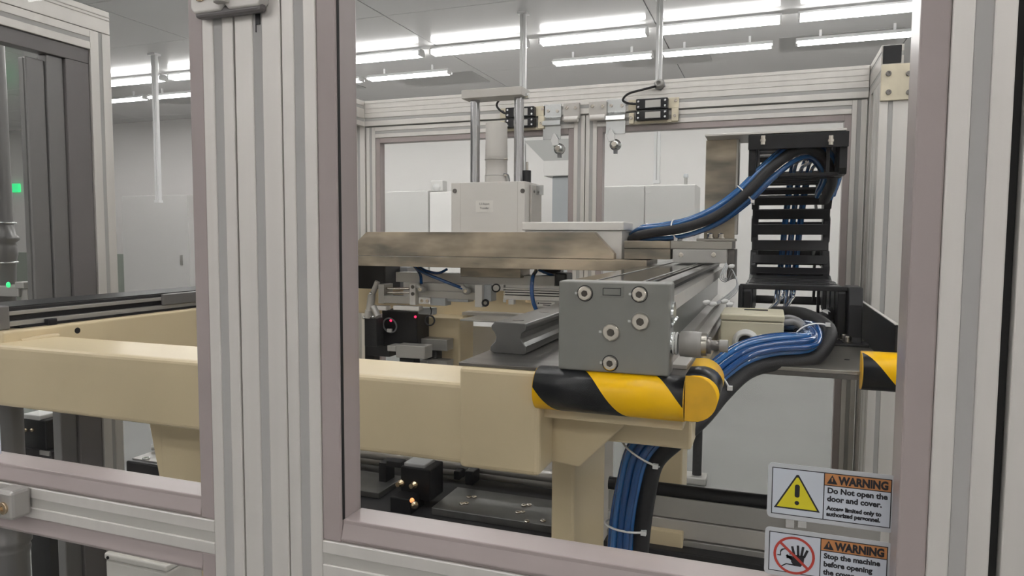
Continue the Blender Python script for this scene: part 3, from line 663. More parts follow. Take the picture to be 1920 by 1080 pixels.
# ------------------------------------------------------------------ right linear actuator
ya = .70
bx0, bx1 = X(1047, 610, ya), X(1256, 620, ya); bz0, bz1 = zt2 + .0045, Z(1150, 529, ya)
ac = thing('linear_actuator', 'grey linear actuator with six-screw end block running into the machine', 'actuator', (bx0, ya, bz0))
eb = build('end_block', MB().box(bx0, bx1, ya, ya + .030, bz0, bz1), 'blockgrey', ac, .0018, 3, label='grey end block')
for px, py, r in ((1097, 550, .0074), (1199, 552, .0074), (1201, 603, .0088), (1146, 623, .0088), (1144, 681, .0074)):
    c = at(px, py, ya)
    build('counterbore', MB().lathe(c + Vector((0, .001, 0)), (0, -1, 0), [(0, r * 1.14), (.0012, r * 1.14), (.0012, r * 1.02), (.0006, r * 1.0)]), 'black' if r < .008 else 'blockgrey', eb)
    sk = build('socket_screw', MB().screw(c, (0, -1, 0), r * .97, .0032, .5, .9), 'steel', eb)
    hp = [(c.x + r * .485 * math.cos(q * math.pi / 3 + .5), c.z + r * .485 * math.sin(q * math.pi / 3 + .5)) for q in range(6)]
    build('hex_socket', MB().prism(hp, 'y', ya - .0024, ya - .001), 'socket', eb)
    build('paint_mark', MB().box(c.x - r * 1.45, c.x - r * 1.02, ya - .0002, ya + .001, c.z - .0012, c.z + .0012), 'white', eb)
npl = build('name_plate', MB().fbox(1125, 536, 1169, 557, ya - .0006, .0012), 'blockgrey', eb, .0002)
build('name_plate_rim', MB().fbox(1131, 540, 1164, 541.2, ya - .0009, .0006).fbox(1131, 553, 1164, 554.2, ya - .0009, .0006).fbox(1130, 540, 1131.2, 554, ya - .0009, .0006).fbox(1163, 540, 1164.2, 554, ya - .0009, .0006), 'cable', eb)
build('side_plug', MB().cyl((bx1, ya + .015, Z(1262, 590, ya)), (bx1 + .0025, ya + .015, Z(1262, 590, ya)), .0115).cyl((bx1, ya + .017, Z(1262, 610, ya)), (bx1 + .0018, ya + .017, Z(1262, 612, ya)), .009), 'zinc', eb)
y1, y2 = ya + .030, 1.60
zt_a = bz1 - .001
xm0, xm1 = bx0 + .002, bx1 - .004
build('body_profile', MB().prism([(xm0, bz0), (xm1, bz0), (xm1, bz0 + .012), (xm1 - .012, bz0 + .016), (xm1 - .012, bz1 - .038), (xm1 - .002, bz1 - .034), (xm1 - .002, bz1 - .018), (xm1 - .010, bz1 - .014), (xm1 - .010, zt_a - .006), (xm0, zt_a - .006)], 'y', y1, y2), 'greyblock', ac, .0006)
build('cover_strip', MB().box(xm0 + .001, xm1 - .022, y1, y2, zt_a - .006, zt_a), 'mirror', ac, .0006, label='polished top cover strip')
build('cover_strip', MB().box(xm1 - .018, xm1 - .003, y1, y2, zt_a - .006, zt_a - .001), 'darksteel', ac, .0006)
build('cover_strip', MB().box(xm0 + .028, xm0 + .031, y1, y2, zt_a, zt_a + .0006).box(xm1 - .030, xm1 - .027, y1, y2, zt_a, zt_a + .0006), 'darksteel', ac)
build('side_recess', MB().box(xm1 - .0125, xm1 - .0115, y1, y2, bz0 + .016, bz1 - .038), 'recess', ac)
build('side_strip', MB().box(xm1 - .003, xm1 - .001, y1, y2, bz1 - .034, bz1 - .018), 'alu', ac, .0004)
build('sensor_slot', MB().box(xm1 - .0105, xm1 - .0095, y1, y2, bz1 - .014, bz1 - .007), 'black', ac)
build('foot_strip', MB().box(xm1, xm1 + .016, y1 + .02, y2, bz0 - .0004, bz0 + .004), 'alu', ac, .0005)
# end fitting on the block side
fz, fy = Z(1295, 646, ya + .012), ya + .014
ft = build('end_fitting', MB().lathe((bx1, fy, fz), (1, 0, 0), [(0, .0115), (.002, .0115), (.0022, .009), (.004, .009)]), 'zinc', ac, label='round end fitting on the block side')
build('fitting_ring', MB().ring((bx1 + .0025, fy, fz), (1, 0, 0), .0105, .0012).ring((bx1 + .0055, fy, fz), (1, 0, 0), .0105, .0012), 'white', ft)
xf = bx1 + .008
build('fitting_cap', MB().lathe((xf, fy, fz), (1, 0, 0), [(0, .010), (.001, .0125), (.006, .0128), (.0062, .0131), (.021, .0131), (.0215, .012)]), 'midgrey', ft)
build('hex_nut', MB().cyl((xf + .0215, fy, fz), (xf + .0265, fy, fz), .0125, n=6), 'stainless2', ft)
build('stud', MB().lathe((xf + .0265, fy, fz), (1, 0, 0), [(0, .0085), (.004, .0085), (.004, .005), (.013, .005)]), 'darksteel', ft)
build('thumb_knob', MB().cyl((xf + .0385, fy, fz), (xf + .0465, fy, fz), .0062, n=8), 'midgrey', ft)

# ------------------------------------------------------------------ hazard foam guards
def dshape(r, k=14, flat=.35): # bulging towards -first axis
    return [(-r * math.cos(math.radians(a)) * 1.0, r * math.sin(math.radians(a))) for a in [-90 + 180 * i / k for i in range(k + 1)]] + [(r * flat, r), (r * flat, -r)]
def guard(name, label, axis, c, a0, a1, r, k, period, off):
    o = thing(name, label, 'foam guard', c, 'yellow and black foam edge guards')
    P = dshape(r)
    if axis == 'x':
        mb = MB().prism([(c[1] + u, c[2] + v) for u, v in P], 'x', a0, a1)
        ends = [MB().prism([(c[1] + u * .985, c[2] + v * .985) for u, v in P], 'x', q, w) for q, w in ((a0 - .0006, a0), (a1, a1 + .0006))]
    else:
        mb = MB().prism([(c[0] - u, c[2] + v) for u, v in P], 'y', a0, a1)
        ends = [MB().prism([(c[0] - u * .985, c[2] + v * .985) for u, v in P], 'y', q, w) for q, w in ((a0 - .0006, a0), (a1, a1 + .0006))]
    mb.sm = [True] * len(mb.sm); mb.sm[0] = mb.sm[1] = False
    b = build('foam_strip', mb, foam_mat('hazard_foam_' + axis + str(len(bpy.data.materials)), axis, k, period, off, r), o)
    for e in ends: build('foam_end', e, 'foam_y', b)
    return o
rg = .0225
zg_ = Z(1145, 740, .70); xg0, xg1 = X(1006, 735, .70), X(1283, 745, .70)
yc = .7155 - rg * .35
guard('foam_guard', 'long yellow and black foam guard below the grey end block', 'x', ((xg0 + xg1) / 2, yc, zg_), xg0, xg1, rg, .80, .146, (xg0 + xg1) / 2 * 0 + .073)
ce = at(1300, 748, .690)
xq = X(1284, 750, .69)
guard('foam_guard', 'short yellow and black foam guard turned round the base corner', 'y', (xq + rg * .35, .74, ce.z), .690, .80, rg, .8, .11, .02)
yt0 = .945
x0_, x1_ = X(1616, 700, yt0), X(1616, 700, yt0) + .13
zc_ = Z(1645, 699, yt0); rt = (Z(1645, 664, yt0) - Z(1645, 736, yt0)) / 2
guard('foam_guard', 'yellow and black foam guard on the tray front at the right', 'x', ((x0_ + x1_) / 2, yt0 + rt * .4, zc_), x0_, x1_, rt, .8, .146, .112)

# ------------------------------------------------------------------ right tray
zt_t = Z(1500, 690, yt0 + .01)
tr = thing('cable_tray', 'stainless tray plate with black side wall at the right', 'tray', (0.05, 1.2, zt_t - .006))
build('tray_plate', MB().box(-.068, .1475, yt0 + .012, 1.70, zt_t - .005, zt_t), 'stainless2', tr, .0006)
build('tray_edge', MB().box(-.068, X(1612, 704, yt0), yt0 + .0118, yt0 + .014, zt_t - .011, zt_t - .0052), 'darksteel', tr)
xw = X(1683, 640, yt0)
build('side_wall', MB().box(xw, xw + .003, yt0 + .02, 1.70, zt_t, Z(1683, 613, yt0)), 'black', tr, .0005, label='black tray side wall')
build('wall_edge', MB().box(xw - .0008, xw + .0035, yt0 + .02, 1.70, Z(1683, 613, yt0), Z(1683, 611, yt0)), 'alu', tr)
build('tray_support', MB().box(.145, .19, 1.50, 1.58, zt_t - .04, zt_t - .005).box(-.075, -.066, 1.0, 1.6, zt_t - .03, zt_t - .003), 'greyblock', tr)
build('mat_patch', MB().box(X(1530, 638, 1.17), X(1556, 638, 1.17), 1.13, 1.24, zt_t, zt_t + .0006), 'cable', tr)
build('plate_hole', MB().cyl((*at(1588, 674, z=zt_t + .0003).xy, zt_t), (*at(1588, 674, z=zt_t + .0003).xy, zt_t + .0004), .0035), 'black', tr)
# ------------------------------------------------------------------ drag chain
CX0, CX1 = -.0400, .1140
dc = thing('drag_chain', 'black plastic cable drag chain curling up behind the junction box', 'cable chain', (.03, 1.1, zt_t))
HL = .078; zl = zt_t + .007 + HL / 2; yb_ = 1.50; zu = 1.6420; Rb = (zu - zl) / 2; zc2 = (zu + zl) / 2
path = []
def chain_pt(s, s_low):
    """position and tangent angle along the chain (low run backwards, bend up, top run forwards)"""
    if s < s_low: return (yb_ - s_low + s, zl, 0.0)
    a = (s - s_low) / Rb
    if a < math.pi: return (yb_ + Rb * math.sin(a), zc2 - Rb * math.cos(a), a)
    return (yb_ - (s - s_low - math.pi * Rb), zu, math.pi)
s_low = yb_ - 1.22; total = s_low + math.pi * Rb + (yb_ - 1.29); nl = 19; pitch = total / nl
for i in range(nl):
    y_, z_, a = chain_pt((i + .5) * pitch, s_low)
    ca, sa = math.cos(a), math.sin(a)
    def T(u, w): return (y_ + u * ca - w * sa, z_ + u * sa + w * ca)
    hl = HL / 2 - (.006 if a > 3 else 0)
    sec = [T(-pitch * .58, -hl * .8), (T(-pitch * .5, -hl)), T(pitch * .5, -hl), T(pitch * .58, -hl * .7), T(pitch * .58, hl * .7), T(pitch * .5, hl), T(-pitch * .5, hl), T(-pitch * .58, hl * .8)]
    for x0, x1 in ((CX0, CX0 + .012), (CX1 - .012, CX1)):
        off = .002 if i % 2 else 0
        build('side_link', MB().prism(sec, 'x', x0 + off * (1 if x0 < 0 else -1), x1 + off * (1 if x0 < 0 else -1)), 'black', dc, .0012)
    for w0, w1 in ((-hl - .001, -hl + .005), (hl - .005, hl + .001)):
        hw = pitch * (.20 if a < 0.01 else .23)
        build('crossbar', MB().prism([T(-hw, w0), T(hw, w0), T(hw, w1), T(-hw, w1)], 'x', CX0 + .005, CX1 - .005), 'black', dc, .001)
    if 0.3 < a or i % 3 == 1:
        build('divider', MB().prism([T(-.006, -hl + .004), T(.006, -hl + .004), T(.006, hl - .004), T(-.006, hl - .004)], 'x', CX1 - .030, CX1 - .025), 'black', dc)
# fixed end bracket at the front of the lower run
ye = 1.205
build('end_bracket', MB().prism([(ye - .012, zt_t), (ye + .06, zt_t), (ye + .06, zl + HL / 2 + .004), (ye + .004, zl + HL / 2 + .004), (ye - .004, zl + HL * .2), (ye - .008, zt_t + .012)], 'x', CX1 + .002, X(1617, 590, ye)), 'black', dc, .002)
build('end_bracket', MB().prism([(ye + .0, zt_t), (ye + .06, zt_t), (ye + .06, zl + HL / 2 + .002), (ye + .01, zl + HL / 2 + .002)], 'x', CX0 - .008, CX0 - .001), 'black', dc, .002)
ff = build('bracket_foot', MB().box(X(1558, 640, ye), min(X(1626, 640, ye), xw - .001), ye - .030, ye + .014, zt_t, zt_t + .004), 'black', dc, .001)
for px, yy in ((1590, ye - .012), (1583, ye + .012)):
    xx = X(px, 620, yy)
    build('bolt', MB().cyl((xx, yy, zt_t + .004), (xx, yy, zt_t + .0055), .0085).screw((xx, yy, zt_t + .0055), (0, 0, 1), .006, .009), 'steel', ff)
build('crossbar', MB().box(CX0 - .006, CX1 + .002, ye + .012, ye + .026, zl + HL / 2 - .004, zl + HL / 2 + .004), 'black', dc, .0015)
# ------------------------------------------------------------------ gantry beam, carriage
YG = 1.30
zp0, zp1 = Z(1100, 507, YG), Z(1150, 487, YG)
gb = thing('gantry_beam', 'stainless cross beam with chamfered upright plate spanning the machine', 'beam', (-.6, YG, zp0))
build('flat_plate', MB().box(-1.12, bx0 - .008, YG - .0015, YG + .13, zp0, zp1), 'stainless', gb, .0008)
zu1 = Z(900, 435, YG); xl_, xr_ = X(669, 470, YG), X(1151, 470, YG)
build('upright_plate', MB().prism([(xl_ - .012, zp1 + .0010), (xr_, zp1 + .0010), (xr_, Z(1151, 476, YG)), (X(1114, 437, YG), zu1), (X(687, 434, YG), zu1), (xl_ - .012, Z(669, 462, YG))], 'y', YG, YG + .022), 'stainless', gb, .0008)
build('spacer_block', MB().fbox(863, 502, 976, 520, YG + .055, .06), 'stainless', gb, .0008)
build('hanger_bar', MB().fbox(742, 514, 1040, 533, YG + .075, .04), 'greyblock', gb, .0008)
cr = thing('carriage', 'carriage plates clamped on the right actuator behind the end block', 'carriage', (-.12, YG, bz1))
zA, zB, zC = Z(1270, 452, YG), Z(1270, 467, YG), bz1 + .0012
build('top_plate', MB().box(X(1170, 460, YG), X(1257, 460, YG), YG, YG + .12, zB + .0005, zA), 'stainless', cr, .0008)
build('top_plate', MB().box(X(1258, 460, YG), X(1373, 460, YG), YG - .004, YG + .12, zB + .0005, zA), 'stainless2', cr, .0008)
build('side_block', MB().box(X(1170, 475, YG), X(1257, 475, YG), YG + .001, YG + .12, Z(1210, 486, YG), zB), 'stainless', cr, .0008)
cb = build('carriage_block', MB().box(X(1262, 478, YG), X(1363, 478, YG), YG - .006, YG + .13, zC, zB), 'greyblock', cr, .0012)
for px in (1277, 1338): build('screw', MB().screw(at(px, 478, YG - .006), (0, -1, 0), .0042, .0015), 'steel', cb)
build('side_cheek', MB().box(X(1361, 500, YG), X(1376, 500, YG), YG + .03, YG + .12, Z(1368, 524, YG), zB), 'darksteel', cr, .001)
# moving chain bracket
mv = thing('chain_bracket', 'bent stainless bracket holding the upper end of the drag chain', 'bracket', (-.08, YG, zA))
yv = YG + .03
xv0, xv1 = X(1322, 350, yv), X(1384, 350, yv)
ztp = Z(1450, 246, 1.28)
build('upright', MB().box(xv0, xv1 - .004, yv, yv + .004, zA + .004, ztp - .004), 'stainless', mv, .0008)
build('flange', MB().prism([(yv, zA + .012), (yv + .05, zA + .012), (yv + .05, ztp - .004), (yv, ztp - .004)], 'x', xv1 - .005, xv1), 'stainless2', mv, .001)
build('foot', MB().box(xv0 - .012, xv1 - .002, yv - .012, yv + .05, zA, zA + .005), 'stainless2', mv, .001)
for px in (1332, 1352):
    xx = X(px, 440, yv - .004); build('bolt', MB().cyl((xx, yv - .005, zA + .005), (xx, yv - .005, zA + .0065), .008).screw((xx, yv - .005, zA + .0065), (0, 0, 1), .0058, .008), 'steel', mv)
build('top_arm', MB().box(X(1322, 250, 1.28), X(1588, 245, 1.28), 1.278, yv + .06, ztp - .004, ztp), 'alu', mv, .0008)
build('chain_plate', MB().box(CX0, CX1, 1.284, 1.37, ztp - .010, ztp - .0045), 'black', mv, .0008)
build('chain_plate', MB().box(CX0 - .001, CX1 + .001, 1.2785, 1.2825, Z(1500, 278, 1.28), ztp - .005), 'black', mv, .001)
for px in (1431, 1558):
    c = at(px, 259, 1.272); build('bolt', MB().cyl(c + Vector((0, 0, .004)), c + Vector((0, 0, -.011)), .0042).cyl(c + Vector((0, 0, -.002)), c + Vector((0, 0, -.006)), .006, n=6), 'steel', mv)

# ------------------------------------------------------------------ junction box on the tray
yj = 1.06
jx0, jx1 = X(1350, 640, yj), X(1469, 640, yj); jz1 = Z(1410, 603, yj)
yjb = 1.165
jb = thing('junction_box', 'cream junction box with black label strip on its lid', 'box', ((jx0 + jx1) / 2, yj, zt_t))
jzl = Z(1410, 603, yj)
build('box_body', MB().box(jx0, jx1, yj, yjb, zt_t + .006, jzl), 'cream', jb, .0025, 3)
ld_ = build('lid', MB().box(jx0 - .0008, jx1 + .0008, yj - .0008, yjb, jzl + .0006, Z(1410, 590, yj)), 'cream', jb, .0025, 3)
zld = Z(1410, 590, yj)
build('label_strip', MB().box(jx0 + .030, jx1 - .022, yj + .065, yj + .082, zld, zld + .0005), 'black', ld_)
build('box_base', MB().box(jx0 + .008, jx1 + .035, yj + .004, yjb, zt_t, zt_t + .006).box(jx1 + .020, jx1 + .045, yj + .005, yj + .02, zt_t, zt_t + .016), 'white', jb, .001)
gc = at(1398, 641, yj)
gl = build('cable_gland', MB().lathe(gc, (0, -1, 0), [(0, .0185), (.003, .0185), (.0035, .0175), (.006, .0172), (.0065, .0155), (.010, .015), (.011, .0125), (.008, .0105), (.006, .010)]), 'white', jb)
build('gland_hole', MB().cyl(gc + Vector((0, -.001, 0)), gc + Vector((0, -.0068, 0)), .0102), 'black', gl)
# grey leads leaving the box to the right
for k, (pts, r) in enumerate((([(1466, 605, 1.08), (1490, 604, 1.085), (1508, 614, 1.07), (1520, 632, 1.04)], .0048), ([(1466, 596, 1.10), (1482, 595, 1.10), (1500, 602, 1.09), (1516, 618, 1.06)], .0036))):
    build('lead', MB().tube([at(a, b, c) for a, b, c in pts], r, 8), 'greycable', jb)

# ------------------------------------------------------------------ hose bundles
def bundle(name, label, spine, cores, ties, parent_loc):
    """spine: (px, py, depth); cores: (du, dv, radius, material); du across the view, dv towards the camera"""
    t = thing(name, label, 'hose bundle', parent_loc)
    P = [at(a, b, c) for a, b, c in spine]; n = len(P)
    fr_ = []
    for i in range(n):
        w = (P[min(i + 1, n - 1)] - P[max(i - 1, 0)]).normalized()
        v = (Vector((0, 0, EYE)) - P[i]).normalized(); u = v.cross(w).normalized(); v = w.cross(u).normalized()
        fr_.append((u, v))
    for du, dv, r, m, nm in cores:
        w1 = random.uniform(-.0016, .0016); w2 = random.uniform(-.0016, .0016)
        pts = [P[i] + fr_[i][0] * (du + w1 * math.sin(i * 1.7 + du * 900)) + fr_[i][1] * (dv + w2 * math.cos(i * 1.3)) for i in range(n)]
        build(nm, MB().tube(pts, r, 10, 7), m, t)
    for idx, Ru, Rv in ties:
        i = int(idx); f = idx - i; c = P[i].lerp(P[min(i + 1, n - 1)], f); u, v = fr_[i]
        k = 26; ringp = [c + u * Ru * math.cos(2 * math.pi * j / k) + v * Rv * math.sin(2 * math.pi * j / k) for j in range(k)]
        tt = build('cable_tie', MB().tube(ringp, .0013, 6, closed=True), 'tie', t)
        h = c + u * Ru * .75 + v * Rv * .75
        build('tie_head', MB().box(h.x - .003, h.x + .003, h.y - .003, h.y + .003, h.z - .0025, h.z + .0025), 'tie', tt)
    return t
tube8 = [(-.013, .008), (-.006, .013), (.001, .015), (-.016, -.002), (-.009, .003), (-.002, .006), (-.012, -.010), (-.004, -.004), (.005, .007)]
# lower bundle: out from behind the box, round to the left, down behind the foam guard
spine = [(1452, 606, 1.21), (1503, 611, 1.13), (1530, 631, 1.05), (1510, 650, 1.0), (1440, 658, .965), (1385, 676, .935), (1335, 716, .885), (1295, 762, .845), (1250, 805, .815), (1205, 850, .815), (1185, 915, .815), (1176, 985, .815), (1172, 1060, .815), (1170, 1150, .815)]
cores = [(a * 1.05, b, .0043, 'blue_light' if i % 4 == 0 else 'blue', 'air_tube') for i, (a, b) in enumerate(tube8)] + [(.0175, .002, .0105, 'cable', 'power_cable'), (.002, -.008, .005, 'blue', 'air_tube')]
bundle('hose_bundle', 'bundle of blue air tubes and black cable drooping below the tray', spine, cores, [(6.0, .026, .019), (9.0, .026, .019), (11.0, .026, .019), (2.1, .0265, .019)], at(1300, 760, .82))
# upper bundle from the chain to the gantry
spine = [(1545, 365, 1.42), (1556, 325, 1.38), (1530, 287, 1.35), (1490, 287, 1.325), (1443, 322, 1.30), (1398, 366, 1.29), (1345, 405, 1.29), (1290, 428, 1.30), (1240, 437, 1.33), (1208, 440, 1.37), (1190, 450, 1.42)]
cores = [(a * 1.0, b * .8, .0040, 'blue_light' if i % 3 == 0 else 'blue', 'air_tube') for i, (a, b) in enumerate(tube8[:7])] + [(-.002, .016, .0088, 'cable', 'power_cable'), (.010, .008, .0040, 'blue_light', 'air_tube'), (.013, .001, .0036, 'blue', 'air_tube')]
bundle('hose_bundle', 'arched bundle of blue tubes and black cable from drag chain to gantry', spine, cores, [(5.0, .021, .021), (7.4, .020, .020)], at(1345, 405, 1.29))
# hoses inside the chain
t = thing('hose_bundle', 'blue tubes lying inside the black drag chain', 'hose bundle', (.05, yb_ + Rb, zc2))
for i in range(6):
    pts = []
    for j in range(12):
        s_ = (s_low - .27) + (total - s_low + .18) * j / 11
        y_, z_, a = chain_pt(s_, s_low); w = -.018 + (i % 3) * .009
        fx = j / 11
        pts.append((-.012 + .060 * fx + .0075 * i - .002 * (i % 2), y_ - w * math.sin(a), z_ + w * math.cos(a)))
    build('air_tube', MB().tube(pts, .0035, 8, 6), 'blue_light' if i % 2 else 'blue', t)
t = thing('power_cable', 'thick black cable with white tie inside the chain mouth', 'cable', at(1545, 600, 1.2))
build('sheath', MB().tube([at(1572, 580, 1.34), at(1557, 588, 1.27), at(1535, 600, 1.20), at(1512, 612, 1.14), at(1500, 624, 1.10)], .0095, 10), 'cable', t)
c = at(1546, 594, 1.235)
build('cable_tie', MB().ring(c, (1, -1.4, -.3), .0112, .0014), 'tie', t); build('tie_head', MB().box(c.x - .003, c.x + .004, c.y - .014, c.y - .008, c.z + .004, c.z + .010), 'tie', t)
# pale sensor leads tied along the actuator side
t = thing('sensor_lead', 'pale thin sensor leads looped beside the actuator carriage', 'cable', at(1360, 520, 1.2))
for k in range(4):
    build('lead', MB().tube([at(1362 + k, 492 + k * 2, 1.26), at(1350 + k * 3, 520, 1.24), at(1362 + k * 4, 528 - k * 2, 1.2), at(1372 + k * 3, 505 + k * 6, 1.18), at(1384 - k * 2, 540, 1.15), at(1365 - k * 6, 562 + k, 1.1), at(1340 - k * 5, 572, 1.0)], .0009, 6), 'clear', t)
for px, py, yy in ((1318, 568, .99), (1330, 571, 1.0), (1352, 566, 1.03), (1362, 572, 1.05), (1366, 500, 1.2)):
    c = at(px, py, yy); build('connector', MB().lathe(c, (1, .3, .2), [(0, .002), (.003, .0033), (.007, .0033), (.010, .0015)], 10), 'white', t)

# ------------------------------------------------------------------ control box behind the gantry, reject transfer unit
yx = YG + .03
wb = thing('cover_box', 'light grey lidded box behind the cross beam', 'box', (X(1075, 460, yx), yx, zp1))
build('box_body', MB().box(X(985, 460, yx), X(1166, 460, yx), yx, yx + .09, zp1, Z(1075, 433, yx)), 'lightgrey', wb, .0015)
build('lid', MB().box(X(979, 425, yx), X(1170, 425, yx), yx - .003, yx + .093, Z(1075, 433, yx) + .0008, Z(1075, 416, yx)), 'lightgrey', wb, .002)
yu = 1.46
ru = thing('transfer_unit', 'light grey pick unit with two chrome guide rods and a motor', 'machine', (X(920, 400, yu), yu, zp1))
ux0, ux1, uz1 = X(846, 390, yu), X(984, 390, yu), Z(920, 341, yu)
hb = build('housing', MB().box(ux0, ux1, yu, yu + .12, zp1, uz1), 'lightgrey', ru, .0012)
build('housing_seam', MB().box(X(970, 390, yu), X(970, 390, yu) + .0008, yu - .0004, yu + .001, zp1, uz1 - .001).box(X(863, 390, yu), X(863, 390, yu) + .0006, yu - .0003, yu + .001, zp1, uz1 - .001), 'warmgrey', hb)
for px in (853, 980): build('screw', MB().screw(at(px, 358, yu), (0, -1, 0), .0052, .001, .5, .9), 'darksteel', hb)
build('side_plate', MB().box(ux1 + .0005, ux1 + .006, yu + .03, yu + .10, zp1, uz1 - .006), 'warmgrey', hb, .001)
for yy in (yu + .045, yu + .085): build('screw', MB().screw((ux1 + .006, yy, uz1 - .02), (1, 0, 0), .003, .002), 'darksteel', hb)
pl = build('name_label', MB().fbox(892, 376, 924, 398, yu - .0005, .0005), 'paper', hb, label='small white paper label')
c = at(908, 386, yu - .0006)
text('lettering', 'S.S Reject', .0062, (c.x, yu - .0007, Z(908, 384, yu)), pl, align='CENTER')
text('lettering', 'Transfer', .0062, (c.x, yu - .0007, Z(908, 392, yu)), pl, align='CENTER')
yrod = yu + .05
ztop = Z(930, 180, yu + .03)
for px in (891, 973):
    xx = X(px, 260, yrod)
    build('guide_rod', MB().cyl((xx, yrod, uz1), (xx, yrod, ztop), .0112, n=24), 'chrome', ru)
tx0, tx1 = X(865, 172, yu + .02), X(978, 172, yu + .02)
ht = build('head_plate', MB().box(tx0, tx1, yu + .02, yu + .075, Z(925, 181, yu + .02), Z(925, 165, yu + .02)), 'warmgrey', ru, .001)
build('rod_clamp', MB().box(X(898, 180, yrod), X(918, 180, yrod), yu + .03, yu + .07, Z(905, 187, yrod), Z(905, 181, yrod)), 'greyblock', ht, .0005)
build('side_fitting', MB().cyl((tx1, yu + .05, Z(990, 176, yu + .03)), (tx1 + .006, yu + .05, Z(990, 176, yu + .03)), .006), 'zinc', ht)
xm_ = X(932, 280, yrod); zr_ = lambda py: Z(932, py, yrod)
mo = build('motor', MB().lathe((xm_, yrod - .004, uz1), (0, 0, 1), [(0, .0265), (zr_(331) - uz1, .0265), (zr_(330) - uz1, .0250), (zr_(300) - uz1, .0250), (zr_(299) - uz1, .0256), (zr_(292) - uz1, .0256), (zr_(291) - uz1, .0252), (zr_(273) - uz1, .0252), (zr_(272) - uz1, .0247), (zr_(233) - uz1, .0247), (zr_(232) - uz1, .024)], 28), 'warmgrey', ru)
for py in (300, 330):
    build('clamp_band', MB().ring((xm_, yrod - .004, zr_(py)), (0, 0, 1), .0258, .0010), 'greyblock', mo)
    build('clamp_screw', MB().cyl((xm_ + .024, yrod - .016, zr_(py)), (xm_ + .031, yrod - .016, zr_(py)), .0022), 'steel', mo)
build('motor_lead', MB().tube([(xm_ + .022, yrod - .015, zr_(328)), (xm_ + .031, yrod - .014, zr_(329)), (xm_ + .034, yrod - .012, zr_(336)), (xm_ + .034, yrod - .01, zr_(343))], .0018, 6), 'greycable', mo)
xk = X(988, 330, yrod + .01)
bp_ = build('black_coupling', MB().cyl((xk, yrod + .01, uz1), (xk, yrod + .01, Z(988, 319, yrod)), .0095), 'cable', ru)
build('shaft', MB().cyl((xk, yrod + .01, Z(988, 319, yrod)), (xk, yrod + .01, Z(988, 303, yrod)), .0028), 'steel', bp_)
build('sensor_bracket', MB().box(ux1 + .006, ux1 + .022, yu + .06, yu + .066, Z(1015, 365, yu + .05), Z(1015, 346, yu + .05)), 'zinc', ru, .0008)

# ------------------------------------------------------------------ pneumatics under the gantry
ygp = 1.36
g1 = thing('gripper_slide', 'grey pneumatic slide with guide pins under the left of the cross beam', 'pneumatic slide', at(800, 550, ygp))
build('body', MB().fbox(756, 531, 892, 546, ygp, .05).fbox(756, 546, 892, 560, ygp - .002, .05), 'greyblock', g1, .001)
build('end_plate', MB().fbox(890, 534, 904, 576, ygp - .012, .03), 'lightgrey', g1, .001)
build('end_block', MB().fbox(900, 534, 921, 565, ygp - .002, .03), 'cab2', g1, .001)
build('yoke', MB().fbox(709, 533, 720, 569, ygp - .01, .04).fbox(720, 555, 768, 569, ygp - .01, .03), 'greyblock', g1, .001)
for py in (541, 549): build('guide_pin', MB().cyl(at(722, py, ygp), at(768, py, ygp), .0026), 'steel', g1)
pp = build('front_plate', MB().fbox(768, 533, 779, 572, ygp - .014, .02), 'lightgrey', g1, .0008)
for py in (538, 551): build('screw', MB().screw(at(774, py, ygp - .014), (0, -1, 0), .0040, .0016, .55, .9), 'darksteel', pp)
pp = build('jaw_plate', MB().fbox(785, 558, 806, 570, ygp - .016, .012), 'lightgrey', g1, .0008)
for px in (791, 801): build('screw', MB().screw(at(px, 564, ygp - .016), (0, -1, 0), .0036, .0014, .5, .9), 'steel', pp)
build('slide_foot', MB().fbox(806, 559, 835, 573, ygp - .01, .03).fbox(835, 560, 878, 566, ygp, .03), 'cab2', g1, .001)
build('jaw_arm', MB().fbox(703, 574, 724, 582, ygp - .01, .02).fbox(737, 574, 785, 582, ygp - .014, .02), 'lightgrey', g1, .001)
for px, py in ((793, 542), (877, 545)):
    c = at(px, py, ygp - .01); ff_ = build('elbow_fitting', MB().lathe(c, (0, -1, 0), [(0, .008), (.010, .008), (.012, .005)], 14).cyl(c + Vector((0, -.006, 0)), c + Vector((-.010, -.008, .010)), .006, n=12), 'greyblock', g1)
    build('screw', MB().screw(c + Vector((0, -.012, 0)), (0, -1, 0), .0042, .002), 'steel', ff_)
t = thing('air_tube', 'blue air tube slanting down to the slide fitting under the beam', 'tube', at(830, 520, ygp - .02))
build('tube', MB().tube([at(775, 498, ygp + .02), at(792, 510, ygp - .005), at(830, 526, ygp - .02), at(868, 541, ygp - .02)], .0035, 8).tube([at(782, 498, ygp + .02), at(800, 508, ygp), at(822, 512, ygp), at(838, 505, ygp + .02)], .003, 8).tube([at(778, 500, ygp + .03), at(788, 515, ygp), at(790, 532, ygp - .012)], .0035, 8), 'blue', t)
t = thing('air_tube', 'dark blue air tube looping down beside the finned cylinder', 'tube', at(1002, 540, ygp - .04))
build('tube', MB().tube([at(1005, 508, ygp + .02), at(999, 520, ygp - .03), at(997, 545, ygp - .04), at(1001, 570, ygp - .04), at(1010, 590, ygp - .03)], .0042, 8).tube([at(1010, 506, ygp + .02), at(1030, 514, ygp + .02), at(1050, 520, ygp + .05)], .003, 8), 'blue', t)
g2 = thing('air_cylinder', 'finned aluminium air cylinder beside the grey end block', 'pneumatic cylinder', at(1000, 550, ygp))
sec = []
za_, zb_2 = Z(1000, 563, ygp), Z(1000, 536, ygp)
FN = (0, .28, .36, .46, .54, .62, .72, .80, 1)
